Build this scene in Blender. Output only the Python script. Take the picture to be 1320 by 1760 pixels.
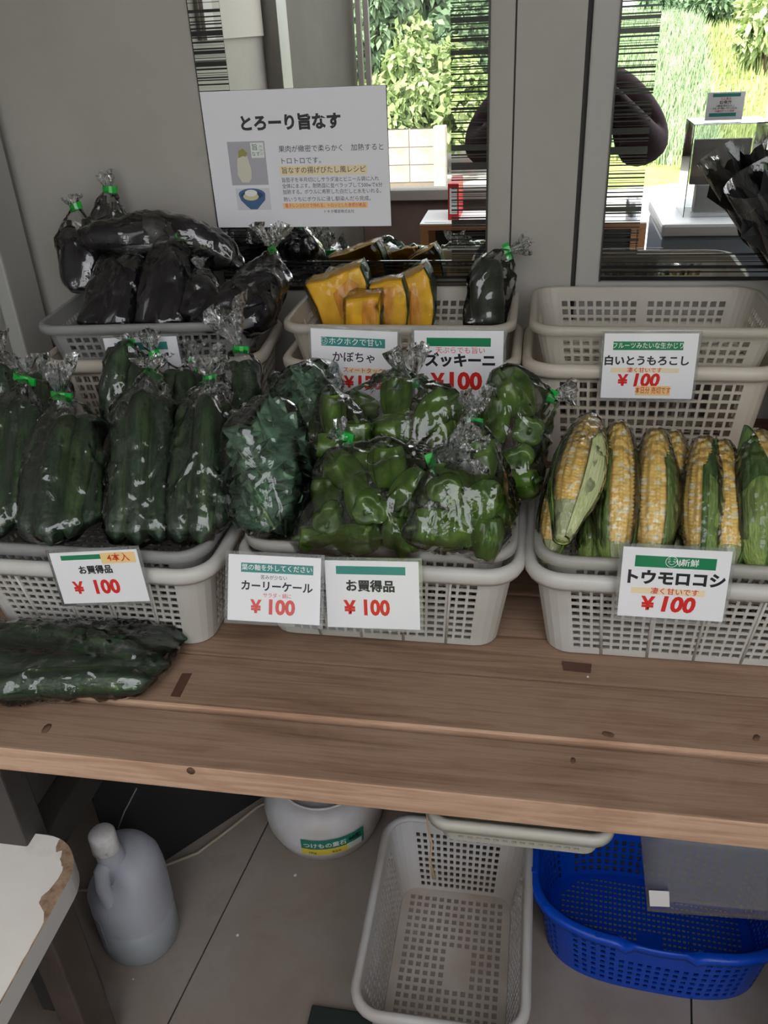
import bpy, bmesh, math, random
from mathutils import Vector, Matrix, noise as mnoise
for o in list(bpy.data.objects):
    bpy.data.objects.remove(o, do_unlink=True)
SC = bpy.context.scene
COL = SC.collection
rnd = random.Random(7)
PI = math.pi
V3 = Vector

# ---------------------------------------------------------------- camera
FPX = 1457.0
CAMP = Vector((0.0, -1.425, 1.39))
_N = Vector((133.0, 2520.0, FPX)).normalized()            # straight down, in camera axes (x right, y down, z forward)
_V = Vector((-8600.0, -389.0, FPX)); _V = (_V - _N * _V.dot(_N)).normalized()
_AX, _AZ = -_V, -_N
_AY = _AZ.cross(_AX)
RW = Matrix((_AX, _AY, _AZ))                              # camera axes -> world axes
cd = bpy.data.cameras.new('camera')
cam = bpy.data.objects.new('camera', cd); COL.objects.link(cam)
cd.sensor_fit = 'VERTICAL'; cd.sensor_height = 36.0; cd.lens = 36.0 * FPX / 1760.0
cd.clip_start = 0.002; cd.clip_end = 200
_m = Matrix((( RW[0][0], -RW[0][1], -RW[0][2]), (RW[1][0], -RW[1][1], -RW[1][2]), (RW[2][0], -RW[2][1], -RW[2][2]))).to_4x4()
_m.translation = CAMP
cam.matrix_world = _m
SC.camera = cam

# ---------------------------------------------------------------- sky, sun, exposure
SC.view_settings.view_transform = 'Standard'
SC.view_settings.look = 'None'
SC.view_settings.gamma = 1.0
SC.view_settings.use_curve_mapping = False
SC.view_settings.exposure = 0.0
SC.cycles.max_bounces = 10
SC.cycles.diffuse_bounces = 5
SC.cycles.glossy_bounces = 5
SC.cycles.transmission_bounces = 6
SC.cycles.transparent_max_bounces = 40
SC.cycles.sample_clamp_indirect = 6.0
SC.cycles.caustics_reflective = False
SC.cycles.caustics_refractive = False
W = bpy.data.worlds.new('sky'); SC.world = W; W.use_nodes = True
bg = W.node_tree.nodes['Background']
bg.inputs[0].default_value = (0.94, 0.945, 0.985, 1)
bg.inputs[1].default_value = 3.6
sd = bpy.data.lights.new('sun', 'SUN'); sd.energy = 12.0; sd.angle = math.radians(4); sd.color = (1.0, 0.95, 0.86)
sun = bpy.data.objects.new('sun', sd); COL.objects.link(sun)
sun.rotation_euler = (math.radians(-32), math.radians(-28), 0); sun.location = (3, -4, 8)

# ---------------------------------------------------------------- pixel helpers: a pixel is a direction, its distance comes from a plane it touches
def ray(px, py):
    return RW @ Vector((px - 660.0, py - 880.0, FPX))
def PY(px, py, y):
    d = ray(px, py); return CAMP + d * ((y - CAMP.y) / d.y)
def PZ(px, py, z):
    d = ray(px, py); return CAMP + d * ((z - CAMP.z) / d.z)
def PX(px, py, x):
    d = ray(px, py); return CAMP + d * ((x - CAMP.x) / d.x)
def PM(px, py, y):                    # seen in the mirror on the back wall (plane y = 0): real point at y < 0
    p = PY(px, py, -y); return Vector((p.x, y, p.z))

# ---------------------------------------------------------------- materials
MATS = {}
def srgb(r, g, b):
    f = lambda c: (c / 255 / 12.92) if c / 255 <= 0.04045 else ((c / 255 + 0.055) / 1.055) ** 2.4
    return (f(r), f(g), f(b), 1.0)
def mat(name, col, rough=0.5, spec=0.5, metal=0.0, coat=0.0, sub=0.0, emit=None):
    if name in MATS: return MATS[name]
    m = bpy.data.materials.new(name); m.use_nodes = True
    b = m.node_tree.nodes['Principled BSDF']
    b.inputs['Base Color'].default_value = col
    b.inputs['Roughness'].default_value = rough
    b.inputs['Specular IOR Level'].default_value = spec
    b.inputs['Metallic'].default_value = metal
    b.inputs['Coat Weight'].default_value = coat
    b.inputs['Coat Roughness'].default_value = 0.08
    if sub: b.inputs['Subsurface Weight'].default_value = sub; b.inputs['Subsurface Radius'].default_value = (0.01, 0.01, 0.008)
    MATS[name] = m
    return m
def nd(m, t, **kw):
    n = m.node_tree.nodes.new(t)
    for k, v in kw.items():
        if k in n.inputs: n.inputs[k].default_value = v
        else: setattr(n, k, v)
    return n
def lk(m, a, b): m.node_tree.links.new(a, b)
def ramp(m, fac, stops):
    r = m.node_tree.nodes.new('ShaderNodeValToRGB')
    e = r.color_ramp.elements
    while len(e) < len(stops): e.new(0.5)
    for k, (p, c) in enumerate(stops): e[k].position = p; e[k].color = c
    lk(m, fac, r.inputs[0]); return r.outputs[0]
def coords(m, scale=(1, 1, 1), kind='Object', rot=(0, 0, 0)):
    tc = nd(m, 'ShaderNodeTexCoord'); mp = nd(m, 'ShaderNodeMapping')
    mp.inputs['Scale'].default_value = scale; mp.inputs['Rotation'].default_value = rot
    lk(m, tc.outputs[kind], mp.inputs[0]); return mp.outputs[0]
def noisy(name, stops, scale=10, stretch=(1, 1, 1), detail=6, rough=0.5, bump=0.0, bscale=None, spec=0.4, coat=0.0, dist=0.0, kind='Object'):
    """Principled material whose colour runs through a ramp driven by stretched noise, with optional bump"""
    if name in MATS: return MATS[name]
    m = mat(name, stops[0][1], rough, spec, coat=coat)
    b = m.node_tree.nodes['Principled BSDF']
    co = coords(m, stretch, kind)
    n = nd(m, 'ShaderNodeTexNoise', Scale=scale, Detail=detail, Roughness=0.6, Distortion=dist)
    lk(m, co, n.inputs['Vector'])
    lk(m, ramp(m, n.outputs['Fac'], stops), b.inputs['Base Color'])
    if bump:
        n2 = nd(m, 'ShaderNodeTexNoise', Scale=bscale or scale * 3, Detail=4)
        lk(m, co, n2.inputs['Vector'])
        bp = nd(m, 'ShaderNodeBump', Strength=bump, Distance=0.004)
        lk(m, n2.outputs['Fac'], bp.inputs['Height']); lk(m, bp.outputs[0], b.inputs['Normal'])
    return m
def film_mat(name, crinkle=0.5, haze=0.04, vs=26, gl=1.5, rough=0.025, tint=(0.975, 0.985, 0.98, 1), stretch=(1, 1, 0.55), refl=2.4):
    """clear plastic film: sees through, mirrors the daylight on its creases"""
    if name in MATS: return MATS[name]
    m = bpy.data.materials.new(name); m.use_nodes = True; MATS[name] = m
    nt = m.node_tree; nt.nodes.remove(nt.nodes['Principled BSDF'])
    out = nt.nodes['Material Output']
    co = coords(m, stretch)
    v = nd(m, 'ShaderNodeTexVoronoi', Scale=vs); v.feature = 'F1'
    nz = nd(m, 'ShaderNodeTexNoise', Scale=vs * 1.6, Detail=3, Distortion=1.5)
    ad = nd(m, 'ShaderNodeMath', operation='ADD')
    warp = nd(m, 'ShaderNodeTexNoise', Scale=vs * 0.6, Detail=2)
    mx = nd(m, 'ShaderNodeMixRGB', blend_type='ADD'); mx.inputs[0].default_value = 0.06
    lk(m, co, warp.inputs['Vector']); lk(m, co, mx.inputs[1]); lk(m, warp.outputs['Color'], mx.inputs[2])
    lk(m, mx.outputs[0], v.inputs['Vector']); lk(m, co, nz.inputs['Vector'])
    nw = nd(m, 'ShaderNodeMath', operation='MULTIPLY'); nw.inputs[1].default_value = 0.22
    lk(m, nz.outputs['Fac'], nw.inputs[0])
    lk(m, v.outputs['Distance'], ad.inputs[0]); lk(m, nw.outputs[0], ad.inputs[1])
    bp = nd(m, 'ShaderNodeBump', Strength=crinkle, Distance=0.02)
    lk(m, ad.outputs[0], bp.inputs['Height'])
    fr = nd(m, 'ShaderNodeFresnel', IOR=gl); lk(m, bp.outputs[0], fr.inputs['Normal'])
    mu = nd(m, 'ShaderNodeMath', operation='MULTIPLY_ADD'); mu.inputs[1].default_value = refl; mu.inputs[2].default_value = 0.0; mu.use_clamp = True
    lk(m, fr.outputs[0], mu.inputs[0])
    tr = nd(m, 'ShaderNodeBsdfTransparent'); tr.inputs[0].default_value = tint
    gs = nd(m, 'ShaderNodeBsdfGlossy', Roughness=rough); lk(m, bp.outputs[0], gs.inputs['Normal'])
    df = nd(m, 'ShaderNodeBsdfDiffuse'); df.inputs[0].default_value = (0.85, 0.87, 0.88, 1)
    a = nd(m, 'ShaderNodeMixShader', Fac=haze); lk(m, tr.outputs[0], a.inputs[1]); lk(m, df.outputs[0], a.inputs[2])
    b = nd(m, 'ShaderNodeMixShader'); lk(m, mu.outputs[0], b.inputs[0]); lk(m, a.outputs[0], b.inputs[1]); lk(m, gs.outputs[0], b.inputs[2])
    lk(m, b.outputs[0], out.inputs[0])
    return m
def plastic_mat(name, col, rough=0.35, trans=0.25, clear=0.0, dirt=None):
    """milky injection-moulded plastic that lets some light through"""
    if name in MATS: return MATS[name]
    m = mat(name, col, rough, 0.5)
    nt = m.node_tree; b = nt.nodes['Principled BSDF']; out = nt.nodes['Material Output']
    if dirt:
        n = nd(m, 'ShaderNodeTexNoise', Scale=9, Detail=5); lk(m, coords(m), n.inputs['Vector'])
        lk(m, ramp(m, n.outputs['Fac'], [(0.35, col), (0.75, dirt)]), b.inputs['Base Color'])
    t = nd(m, 'ShaderNodeBsdfTranslucent'); t.inputs[0].default_value = col
    x = nd(m, 'ShaderNodeMixShader', Fac=trans); lk(m, b.outputs[0], x.inputs[1]); lk(m, t.outputs[0], x.inputs[2])
    last = x
    if clear:
        tr = nd(m, 'ShaderNodeBsdfTransparent'); tr.inputs[0].default_value = (0.93, 0.93, 0.92, 1)
        y = nd(m, 'ShaderNodeMixShader', Fac=clear); lk(m, x.outputs[0], y.inputs[1]); lk(m, tr.outputs[0], y.inputs[2]); last = y
    lk(m, last.outputs[0], out.inputs[0])
    return m

# ---------------------------------------------------------------- mesh helpers
class MB:
    def __init__(s): s.v = []; s.f = []; s.sm = []
    def add(s, vs, fs, smooth=False):
        o = len(s.v); s.v += [Vector(p) for p in vs]
        for f in fs: s.f.append([i + o for i in f]); s.sm.append(smooth)
        return s
    def box(s, a, b, bev=0.0):
        x0, y0, z0 = [min(a[i], b[i]) for i in range(3)]; x1, y1, z1 = [max(a[i], b[i]) for i in range(3)]
        if bev <= 0:
            return s.add([(x0,y0,z0),(x1,y0,z0),(x1,y1,z0),(x0,y1,z0),(x0,y0,z1),(x1,y0,z1),(x1,y1,z1),(x0,y1,z1)],
                         [(0,3,2,1),(4,5,6,7),(0,1,5,4),(1,2,6,5),(2,3,7,6),(3,0,4,7)])
        bm = bmesh.new(); bmesh.ops.create_cube(bm, size=1)
        for v in bm.verts: v.co = Vector(((x0+x1)/2 + v.co.x*(x1-x0), (y0+y1)/2 + v.co.y*(y1-y0), (z0+z1)/2 + v.co.z*(z1-z0)))
        bmesh.ops.bevel(bm, geom=list(bm.edges), offset=bev, segments=2, affect='EDGES', profile=0.6)
        bm.verts.index_update()
        s.add([v.co.copy() for v in bm.verts], [[v.index for v in f.verts] for f in bm.faces]); bm.free(); return s
    def tube(s, pts, rad, n=8, caps=True, up=None):
        pts = [Vector(p) for p in pts]; k = len(pts)
        rad = [rad] * k if isinstance(rad, (int, float)) else rad
        rings = []; prev = None
        for i, p in enumerate(pts):
            t = (pts[min(i+1, k-1)] - pts[max(i-1, 0)]).normalized()
            if prev is None:
                a = t.orthogonal().normalized()
            else:
                a = (prev - t * prev.dot(t)).normalized()
            prev = a; b = t.cross(a)
            rings.append([p + (a * math.cos(2*PI*j/n) + b * math.sin(2*PI*j/n)) * rad[i] for j in range(n)])
        vs = [q for r in rings for q in r]; fs = []
        for i in range(k-1):
            for j in range(n):
                fs.append((i*n+j, i*n+(j+1) % n, (i+1)*n+(j+1) % n, (i+1)*n+j))
        if caps: fs.append(tuple(range(n))[::-1]); fs.append(tuple((k-1)*n+j for j in range(n)))
        return s.add(vs, fs, True)
    def lathe(s, prof, n=24, c=(0, 0, 0), fn=None, cap=True):
        """prof: list of (r, z); fn(angle, r, z) -> (r, z) shapes it"""
        vs = []; fs = []; c = Vector(c)
        for (r, z) in prof:
            for j in range(n):
                a = 2*PI*j/n; rr, zz = (r, z) if fn is None else fn(a, r, z)
                vs.append(c + Vector((rr*math.cos(a), rr*math.sin(a), zz)))
        for i in range(len(prof)-1):
            for j in range(n):
                fs.append((i*n+j, i*n+(j+1) % n, (i+1)*n+(j+1) % n, (i+1)*n+j))
        if cap: fs.append(tuple(range(n))[::-1]); fs.append(tuple((len(prof)-1)*n+j for j in range(n)))
        return s.add(vs, fs, True)
    def prism(s, out2, z0, z1, axis='z'):
        n = len(out2); cv = {'z': lambda p, z: (p[0], p[1], z), 'y': lambda p, z: (p[0], z, p[1]), 'x': lambda p, z: (z, p[0], p[1])}[axis]
        vs = [cv(p, z0) for p in out2] + [cv(p, z1) for p in out2]
        fs = [tuple(range(n))[::-1], tuple(range(n, 2*n))] + [(i, (i+1) % n, n+(i+1) % n, n+i) for i in range(n)]
        return s.add(vs, fs)
    def sheet(s, vs, fs, th, smooth=False):
        """thicken an open surface by th along its vertex normals"""
        vs = [Vector(p) for p in vs]; nr = [Vector((0, 0, 0)) for _ in vs]; used = {}
        for f in fs:
            n = (vs[f[1]] - vs[f[0]]).cross(vs[f[-1]] - vs[f[0]])
            for i in f: nr[i] += n
            for a, b in zip(f, list(f[1:]) + [f[0]]): used[(a, b)] = used.get((a, b), 0) + 1
        k = len(vs); v2 = [p + n.normalized() * th if n.length > 0 else p for p, n in zip(vs, nr)]
        ff = [tuple(i + k for i in f) for f in fs] + [tuple(f)[::-1] for f in fs]
        for (a, b) in used:
            if (b, a) not in used: ff.append((a, b, b + k, a + k))
        keep = sorted({i for f in ff for i in f}); mp = {o: n for n, o in enumerate(keep)}
        allv = vs + v2
        return s.add([allv[i] for i in keep], [tuple(mp[i] for i in f) for f in ff], smooth)
    def mesh(s, name, off=None):
        me = bpy.data.meshes.new(name)
        vs = [tuple(p - off) for p in s.v] if off is not None else [tuple(p) for p in s.v]
        me.from_pydata(vs, [], s.f)
        me.polygons.foreach_set('use_smooth', s.sm); me.update()
        return me
    def build(s, name, m, parent=None, off=None):
        return obj(name, s.mesh(name, off), m, parent)
def obj(name, me, m, parent=None):
    o = bpy.data.objects.new(name, me); COL.objects.link(o)
    if m is not None and len(me.materials) == 0: me.materials.append(m)
    if parent is not None: o.parent = parent
    return o
def thing(name, label, cat, loc=(0, 0, 0), group=None, rz=0.0):
    o = bpy.data.objects.new(name, None); COL.objects.link(o); o.empty_display_size = 0.03
    o.location = loc; o.rotation_euler = (0, 0, rz)
    return tag(o, label, cat, group)
def tag(o, label, cat=None, group=None):
    o['label'] = label
    if cat: o['category'] = cat
    if group: o['group'] = group
    return o
def struct(o, label=None):
    o['kind'] = 'structure'
    if label: o['label'] = label
    return o
def copytree(o, parent=None):
    c = o.copy(); COL.objects.link(c); c.parent = parent
    for ch in o.children: copytree(ch, c)
    return c
def proj(p):
    c = RW.transposed() @ (Vector(p) - CAMP); return 660 + FPX*c.x/c.z, 880 + FPX*c.y/c.z
ORD = ['leftmost', 'second from left', 'third from left', 'fourth from left', 'fifth from left', 'sixth from left', 'seventh from left', 'eighth from left']
def order_labels(objs, tail, key=None):
    """one label each, by place from left to right as they lie"""
    objs = sorted(objs, key=key or (lambda o: proj(o.matrix_basis @ Vector((0, 0, 0.5)))[0]))
    for i, o in enumerate(objs):
        w = 'rightmost' if i == len(objs)-1 and len(objs) > 1 else ORD[i]
        if len(objs) == 1: o['label'] = tail
        else: o['label'] = w + ' ' + tail
def align(p0, p1, roll=0.0):
    """rotation taking +Z to p1-p0"""
    z = (Vector(p1) - Vector(p0)).normalized()
    q = z.to_track_quat('Z', 'Y').to_matrix()
    return q @ Matrix.Rotation(roll, 3, 'Z')
def frame_obj(o, loc, rot3, scale=(1, 1, 1)):
    m = rot3.to_4x4() @ Matrix.Diagonal((scale[0], scale[1], scale[2], 1)); m.translation = loc
    o.matrix_basis = m
def text_mesh(body, size, bold=0.0, shear=0.0, align_x='CENTER', sx=1.0):
    cu = bpy.data.curves.new('t', 'FONT'); cu.body = body; cu.size = size; cu.offset = bold * size; cu.shear = shear
    cu.align_x = align_x; cu.align_y = 'CENTER'; cu.resolution_u = 3
    o = bpy.data.objects.new('t', cu); COL.objects.link(o)
    bpy.context.view_layer.update()
    me = bpy.data.meshes.new_from_object(o.evaluated_get(bpy.context.evaluated_depsgraph_get()))
    bpy.data.objects.remove(o); bpy.data.curves.remove(cu)
    for v in me.vertices: v.co.x *= sx
    me.materials.clear()
    return me
def lettering(parent, body, x, y, z, size, m, bold=0.0, shear=0.0, align_x='CENTER', sx=1.0, rot=0.0):
    me = text_mesh(body, size, bold, shear, align_x, sx)
    o = obj('lettering', me, m, parent); o.location = (x, y, z); o.rotation_euler = (0, 0, rot)
    return o
# ---------------------------------------------------------------- the hut: floor, walls, ceiling
XL, XR, YF, ZC = -0.90, 1.05, -3.10, 2.25
wall_m = noisy('grey_painted_panel', [(0.3, srgb(153, 149, 142)), (0.62, srgb(165, 161, 154)), (0.8, srgb(142, 137, 128))], scale=3.0, detail=8, rough=0.5, bump=0.03, bscale=60)
trim_m = noisy('pale_grey_trim', [(0.3, srgb(158, 157, 152)), (0.7, srgb(170, 169, 164))], scale=4.0, rough=0.42)
floor_m = noisy('brown_grey_floor_paint', [(0.25, srgb(128, 114, 104)), (0.45, srgb(146, 134, 124)), (0.62, srgb(152, 143, 135)), (0.8, srgb(132, 112, 96))], scale=5.0, detail=10, rough=0.6, bump=0.08, bscale=40, dist=0.4)
dark_m = mat('dark_joint', srgb(40, 38, 36), 0.7)
fl = struct(MB().box((XL-0.1, YF, -0.06), (XR+0.1, 0.05, -0.006)).build('floor', dark_m), 'worn brown grey sheet floor under the display table')
seams = [(-0.95, -0.505), (-0.502, 0.31), (0.313, 1.1)]
for x0, x1 in seams:
    for y0, y1 in ((-1.32, 0.0), (YF, -1.323)):
        b = MB().box((x0, y0, -0.006), (x1, y1, 0.0), 0.0008)
        # the seams lean a little
        for v in b.v: v.x += (v.y + 0.44) * 0.12 * (1 if abs(v.x) < 0.9 else 0)
        b.build('floor_sheet', floor_m, fl)
wb = struct(MB().box((XL-0.1, 0.0, 0.0), (XR+0.1, 0.05, ZC)).build('wall_back', wall_m), 'grey painted back wall behind the vegetable baskets')
def wpanel(nm, a, b, m, par, bev=0.001):
    return MB().box(a, b, bev).build(nm, m, par)
wpanel('wall_panel', (XL+0.002, -0.004, 0.0), (PY(882, 230, 0).x - 0.0012, 0.0, ZC), wall_m, wb)
xa, xb = PY(882, 230, 0).x, PY(1001, 240, 0).x
wpanel('pillar_panel', (xa + 0.0012, -0.0045, 0.0), (xb - 0.004, 0.0, ZC), wall_m, wb)
wpanel('wall_panel', (xb + 0.003, -0.012, 0.0), (XR, 0.0, ZC), trim_m, wb, 0.003)
wpanel('joint_strip', (xb - 0.004, -0.002, 0.0), (xb + 0.003, 0.0, ZC), dark_m, wb, 0.0005)
wpanel('joint_strip', (xa - 0.0012, -0.002, 0.0), (xa + 0.0012, 0.0, ZC), dark_m, wb, 0.0003)
wl = struct(MB().box((XL-0.06, YF, 0.0), (XL-0.012, 0.0, ZC)).build('wall_left', wall_m), 'grey painted side wall at the left of the baskets')
wpanel('wall_panel', (XL-0.012, -1.60, 0.0), (XL-0.004, -0.16, ZC), wall_m, wl)
wpanel('shade_toned_panel', (XL-0.012, YF, 0.0), (XL-0.004, -1.72, ZC), noisy('shade_darkened_brown_grey', [(0.3, srgb(64, 60, 53)), (0.7, srgb(76, 71, 63))], scale=4, rough=0.7), wl)  # far part of the wall, roof shade put into its dark brown grey colour
wpanel('corner_post', (XL-0.012, -0.118, 0.0), (XL+0.016, -0.030, ZC), trim_m, wl, 0.004)
wpanel('wall_post', (XL-0.012, -1.72, 0.0), (XL+0.05, -1.60, ZC), trim_m, wl, 0.003)
pa = PX(395, 66, XL); pb = PX(452, 68, XL)
white_board = mat('off_white_board', srgb(196, 192, 182), 0.6)
wpanel('white_board', (XL-0.004, -1.58, pa.z), (XL+0.006, -1.02, 2.05), white_board, wl)
wpanel('white_edge_strip', (XL-0.004, -1.10, pa.z), (XL+0.016, -1.03, 2.05), mat('white_edge', srgb(225, 222, 214), 0.5), wl)
wr = struct(MB().box((XR, -1.9, 0.0), (XR+0.05, 0.0, ZC)).build('wall_right', wall_m), 'grey painted side wall at the right end')
ce = struct(MB().box((XL-0.1, -1.58, ZC), (XR+0.1, 0.05, ZC+0.05)).build('ceiling', mat('ceiling_board', srgb(176, 174, 168), 0.7)), 'pale board ceiling of the stall')  # unseen ceiling, cut short so open sky lights the table and bags
# front side, seen in the mirrors: knee wall with a sliding window on the left, open doorway on the right, one post
brown_m = noisy('brown_panel', [(0.3, srgb(96, 78, 72)), (0.7, srgb(112, 94, 86))], scale=6, rough=0.6)
XW = -0.12
zs = PM(700, 322, YF).z
fw = struct(MB().box((XL, YF, 0.0), (XW, YF+0.05, zs-0.05)).build('wall_front', brown_m), 'brown knee wall under the front window, seen in the mirror')
sill_m = mat('aluminium_sill', srgb(150, 142, 135), 0.45, metal=0.0)
w1 = struct(MB().box((XL, YF-0.04, zs-0.05), (XW, YF+0.07, zs), 0.004).build('window_1', sill_m), 'aluminium framed front window seen in the mirror')
for x in (XL+0.02, PM(633, 60, YF).x, XW-0.02):
    MB().box((x-0.012, YF, zs), (x+0.012, YF+0.03, ZC), 0.002).build('sash_bar', sill_m, w1)
MB().box((XL, YF+0.002, ZC-0.05), (XR, YF+0.05, ZC)).build('window_head', sill_m, w1)
glass_m = film_mat('window_glass', crinkle=0.0, haze=0.01, gl=1.45, rough=0.0)
MB().box((XL+0.03, YF+0.012, zs), (PM(633, 60, YF).x-0.012, YF+0.016, ZC-0.05)).build('pane', glass_m, w1)
MB().box((PM(633, 60, YF).x+0.012, YF+0.018, zs), (XW-0.03, YF+0.022, ZC-0.05)).build('pane', glass_m, w1)
struct(MB().box((XR-0.06, YF, 0.0), (XR+0.05, YF+0.10, ZC), 0.004).build('trim_1', trim_m), 'grey front post of the stall seen in the mirror')

# ---------------------------------------------------------------- two mirrors with striped borders
mir_m = mat('mirror_silver', (0.86, 0.88, 0.87, 1), 0.0, metal=1.0)
def stripe_mat():
    m = mat('striped_border_print', (0.86, 0.88, 0.87, 1), 0.02, metal=1.0)
    b = m.node_tree.nodes['Principled BSDF']
    tc = nd(m, 'ShaderNodeTexCoord'); sx = nd(m, 'ShaderNodeSeparateXYZ'); lk(m, tc.outputs['Object'], sx.inputs[0])
    def layer(sc, lo):
        n = nd(m, 'ShaderNodeTexNoise', Scale=sc, Detail=1.0, Roughness=0.4); n.noise_dimensions = '1D'
        lk(m, sx.outputs['Z'], n.inputs['W'])
        g = nd(m, 'ShaderNodeMath', operation='GREATER_THAN'); g.inputs[1].default_value = lo
        lk(m, n.outputs['Fac'], g.inputs[0]); return g.outputs[0]
    fine = layer(330.0, 0.535); wide = layer(70.0, 0.62)
    s = nd(m, 'ShaderNodeMath', operation='MAXIMUM'); lk(m, fine, s.inputs[0]); lk(m, wide, s.inputs[1])
    c = nd(m, 'ShaderNodeMixRGB'); c.inputs[1].default_value = (0.80, 0.82, 0.80, 1); c.inputs[2].default_value = (0.012, 0.012, 0.014, 1)
    lk(m, s.outputs[0], c.inputs[0]); lk(m, c.outputs[0], b.inputs['Base Color'])
    iv = nd(m, 'ShaderNodeMath', operation='SUBTRACT'); iv.inputs[0].default_value = 1.0; lk(m, s.outputs[0], iv.inputs[1])
    lk(m, iv.outputs[0], b.inputs['Metallic'])
    r = nd(m, 'ShaderNodeMath', operation='MULTIPLY'); r.inputs[1].default_value = 0.18; lk(m, s.outputs[0], r.inputs[0]); lk(m, r.outputs[0], b.inputs['Roughness'])
    return m
stripe_m = stripe_mat()
edge_m = mat('dark_mirror_edge', srgb(46, 44, 42), 0.4)
def mirror(x0, x1, z0, z1, bl, br, bb, label, y=0.0):
    t = thing('wall_mirror', label, 'mirror', ((x0+x1)/2, y, z0), 'mirrors on the back wall')
    o = t.location
    MB().box((x0, y-0.005, z0), (x1, y, z1)).build('mirror_glass', mir_m, t, o)
    MB().box((x0-0.002, y-0.0045, z0-0.002), (x0, y, z1)).build('mirror_edge', edge_m, t, o)
    MB().box((x1, y-0.0045, z0-0.002), (x1+0.003, y, z1)).build('mirror_edge', edge_m, t, o)
    for a, b in (((x0, z0), (x1, z0+bb)), ((x0, z0+bb), (x0+bl, z1-bb)), ((x1-br, z0+bb), (x1, z1-bb)), ((x0, z1-bb), (x1, z1))):
        MB().box((a[0], y-0.0056, a[1]), (b[0], y-0.0050, b[1])).build('striped_border', stripe_m, t, o)
yb1, yb2 = -0.004, -0.012
mx0 = PY(334, 78, yb1).x; mx1 = PY(837, 250, yb1).x
mirror(mx0, mx1, PY(600, 497, yb1).z, 1.86, PY(390, 100, yb1).x - mx0, mx1 - PY(776, 250, yb1).x, PY(600, 449, yb1).z - PY(600, 499, yb1).z,
       'wall mirror with striped border behind the poster, left of the grey pillar', yb1)
nx0 = PY(1050, 250, yb2).x
mirror(nx0, nx0 + 0.46, PY(1032, 481, yb2).z, 1.88, PY(1113, 250, yb2).x - nx0, 0.06, PY(1100, 435, yb2).z - PY(1032, 481, yb2).z,
       'wall mirror with striped border right of the grey pillar, above the empty tray', yb2)

# ---------------------------------------------------------------- the wooden display table
def wood_mat(name, stops, sc=1.0):
    m = mat(name, stops[1][1], 0.62, 0.3)
    b = m.node_tree.nodes['Principled BSDF']
    co = coords(m, (1.3*sc, 34*sc, 34*sc))
    g = nd(m, 'ShaderNodeTexNoise', Scale=4.0, Detail=9, Roughness=0.62, Distortion=0.6); lk(m, co, g.inputs['Vector'])
    big = nd(m, 'ShaderNodeTexNoise', Scale=9.0, Detail=7, Roughness=0.6, Distortion=0.8); lk(m, coords(m, (0.6, 1.6, 1)), big.inputs['Vector'])
    oi = nd(m, 'ShaderNodeObjectInfo')
    a = nd(m, 'ShaderNodeMath', operation='MULTIPLY_ADD'); a.inputs[1].default_value = 0.55
    lk(m, g.outputs['Fac'], a.inputs[0])
    b2 = nd(m, 'ShaderNodeMath', operation='MULTIPLY'); b2.inputs[1].default_value = 0.45; lk(m, big.outputs['Fac'], b2.inputs[0]); lk(m, b2.outputs[0], a.inputs[2])
    lk(m, ramp(m, a.outputs[0], stops), b.inputs['Base Color'])
    bp = nd(m, 'ShaderNodeBump', Strength=0.25, Distance=0.002); lk(m, g.outputs['Fac'], bp.inputs['Height']); lk(m, bp.outputs[0], b.inputs['Normal'])
    return m
top_m = wood_mat('weathered_brown_wood', [(0.28, srgb(100, 74, 58)), (0.44, srgb(138, 110, 90)), (0.56, srgb(156, 129, 108)), (0.74, srgb(124, 96, 78))])
fresh_m = wood_mat('paler_sawn_edge', [(0.28, srgb(150, 112, 88)), (0.46, srgb(186, 150, 124)), (0.56, srgb(204, 170, 144)), (0.75, srgb(164, 124, 98))])
beam_m = wood_mat('red_brown_beam', [(0.30, srgb(70, 46, 38)), (0.5, srgb(98, 66, 54)), (0.6, srgb(112, 80, 66)), (0.75, srgb(80, 54, 44))])
greyleg_m = noisy('grey_painted_leg', [(0.3, srgb(62, 59, 57)), (0.7, srgb(76, 72, 68))], scale=7, rough=0.6)
ZT = 0.68
table = thing('display_table', 'long weathered wooden plank table carrying the vegetable baskets', 'table', (0.1, -0.4, 0))
TO = table.location
bounds = [-0.798, -0.709, -0.611, -0.526, -0.432, -0.340, -0.248, -0.155, -0.062]
for i in range(len(bounds)-1):
    y0, y1 = bounds[i], bounds[i+1]
    dz = [0.0, 0.003, 0.001, 0.0, 0.001, 0, 0, 0][i]
    gap = 0.0055 if i == 0 else 0.0022
    p = MB().box((XL+0.03, y0 + (0 if i == 0 else 0.001), ZT-0.038), (1.0, y1-gap, ZT+dz), 0.0026)
    o = p.build('plank', top_m, table, TO)
    if i == 0:
        o.data.materials.append(fresh_m)
        for f in o.data.polygons:
            if f.normal.y < -0.5: f.material_index = 1
    if i == 1:
        o.data.materials.append(fresh_m)
        for f in o.data.polygons:
            if f.normal.y < -0.2: f.material_index = 1
patch_m = mat('dark_wood_patch', srgb(86, 58, 46), 0.55)
for quad in ([(293, 1196), (313, 1157), (330, 1157), (309, 1198)], [(966, 1136), (1017, 1141), (1015, 1155), (969, 1150)]):
    q = [PZ(a, b, ZT+0.0035) for a, b in quad]
    MB().add([p for p in q] + [p + V3((0, 0, -0.002)) for p in q], [(3, 2, 1, 0), (4, 5, 6, 7), (0, 1, 5, 4), (1, 2, 6, 5), (2, 3, 7, 6), (3, 0, 4, 7)]).build('inlaid_patch', patch_m, table, TO)
knot_m = noisy('brown_knot', [(0.3, srgb(88, 64, 50)), (0.7, srgb(112, 84, 66))], scale=120, rough=0.7)
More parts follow.
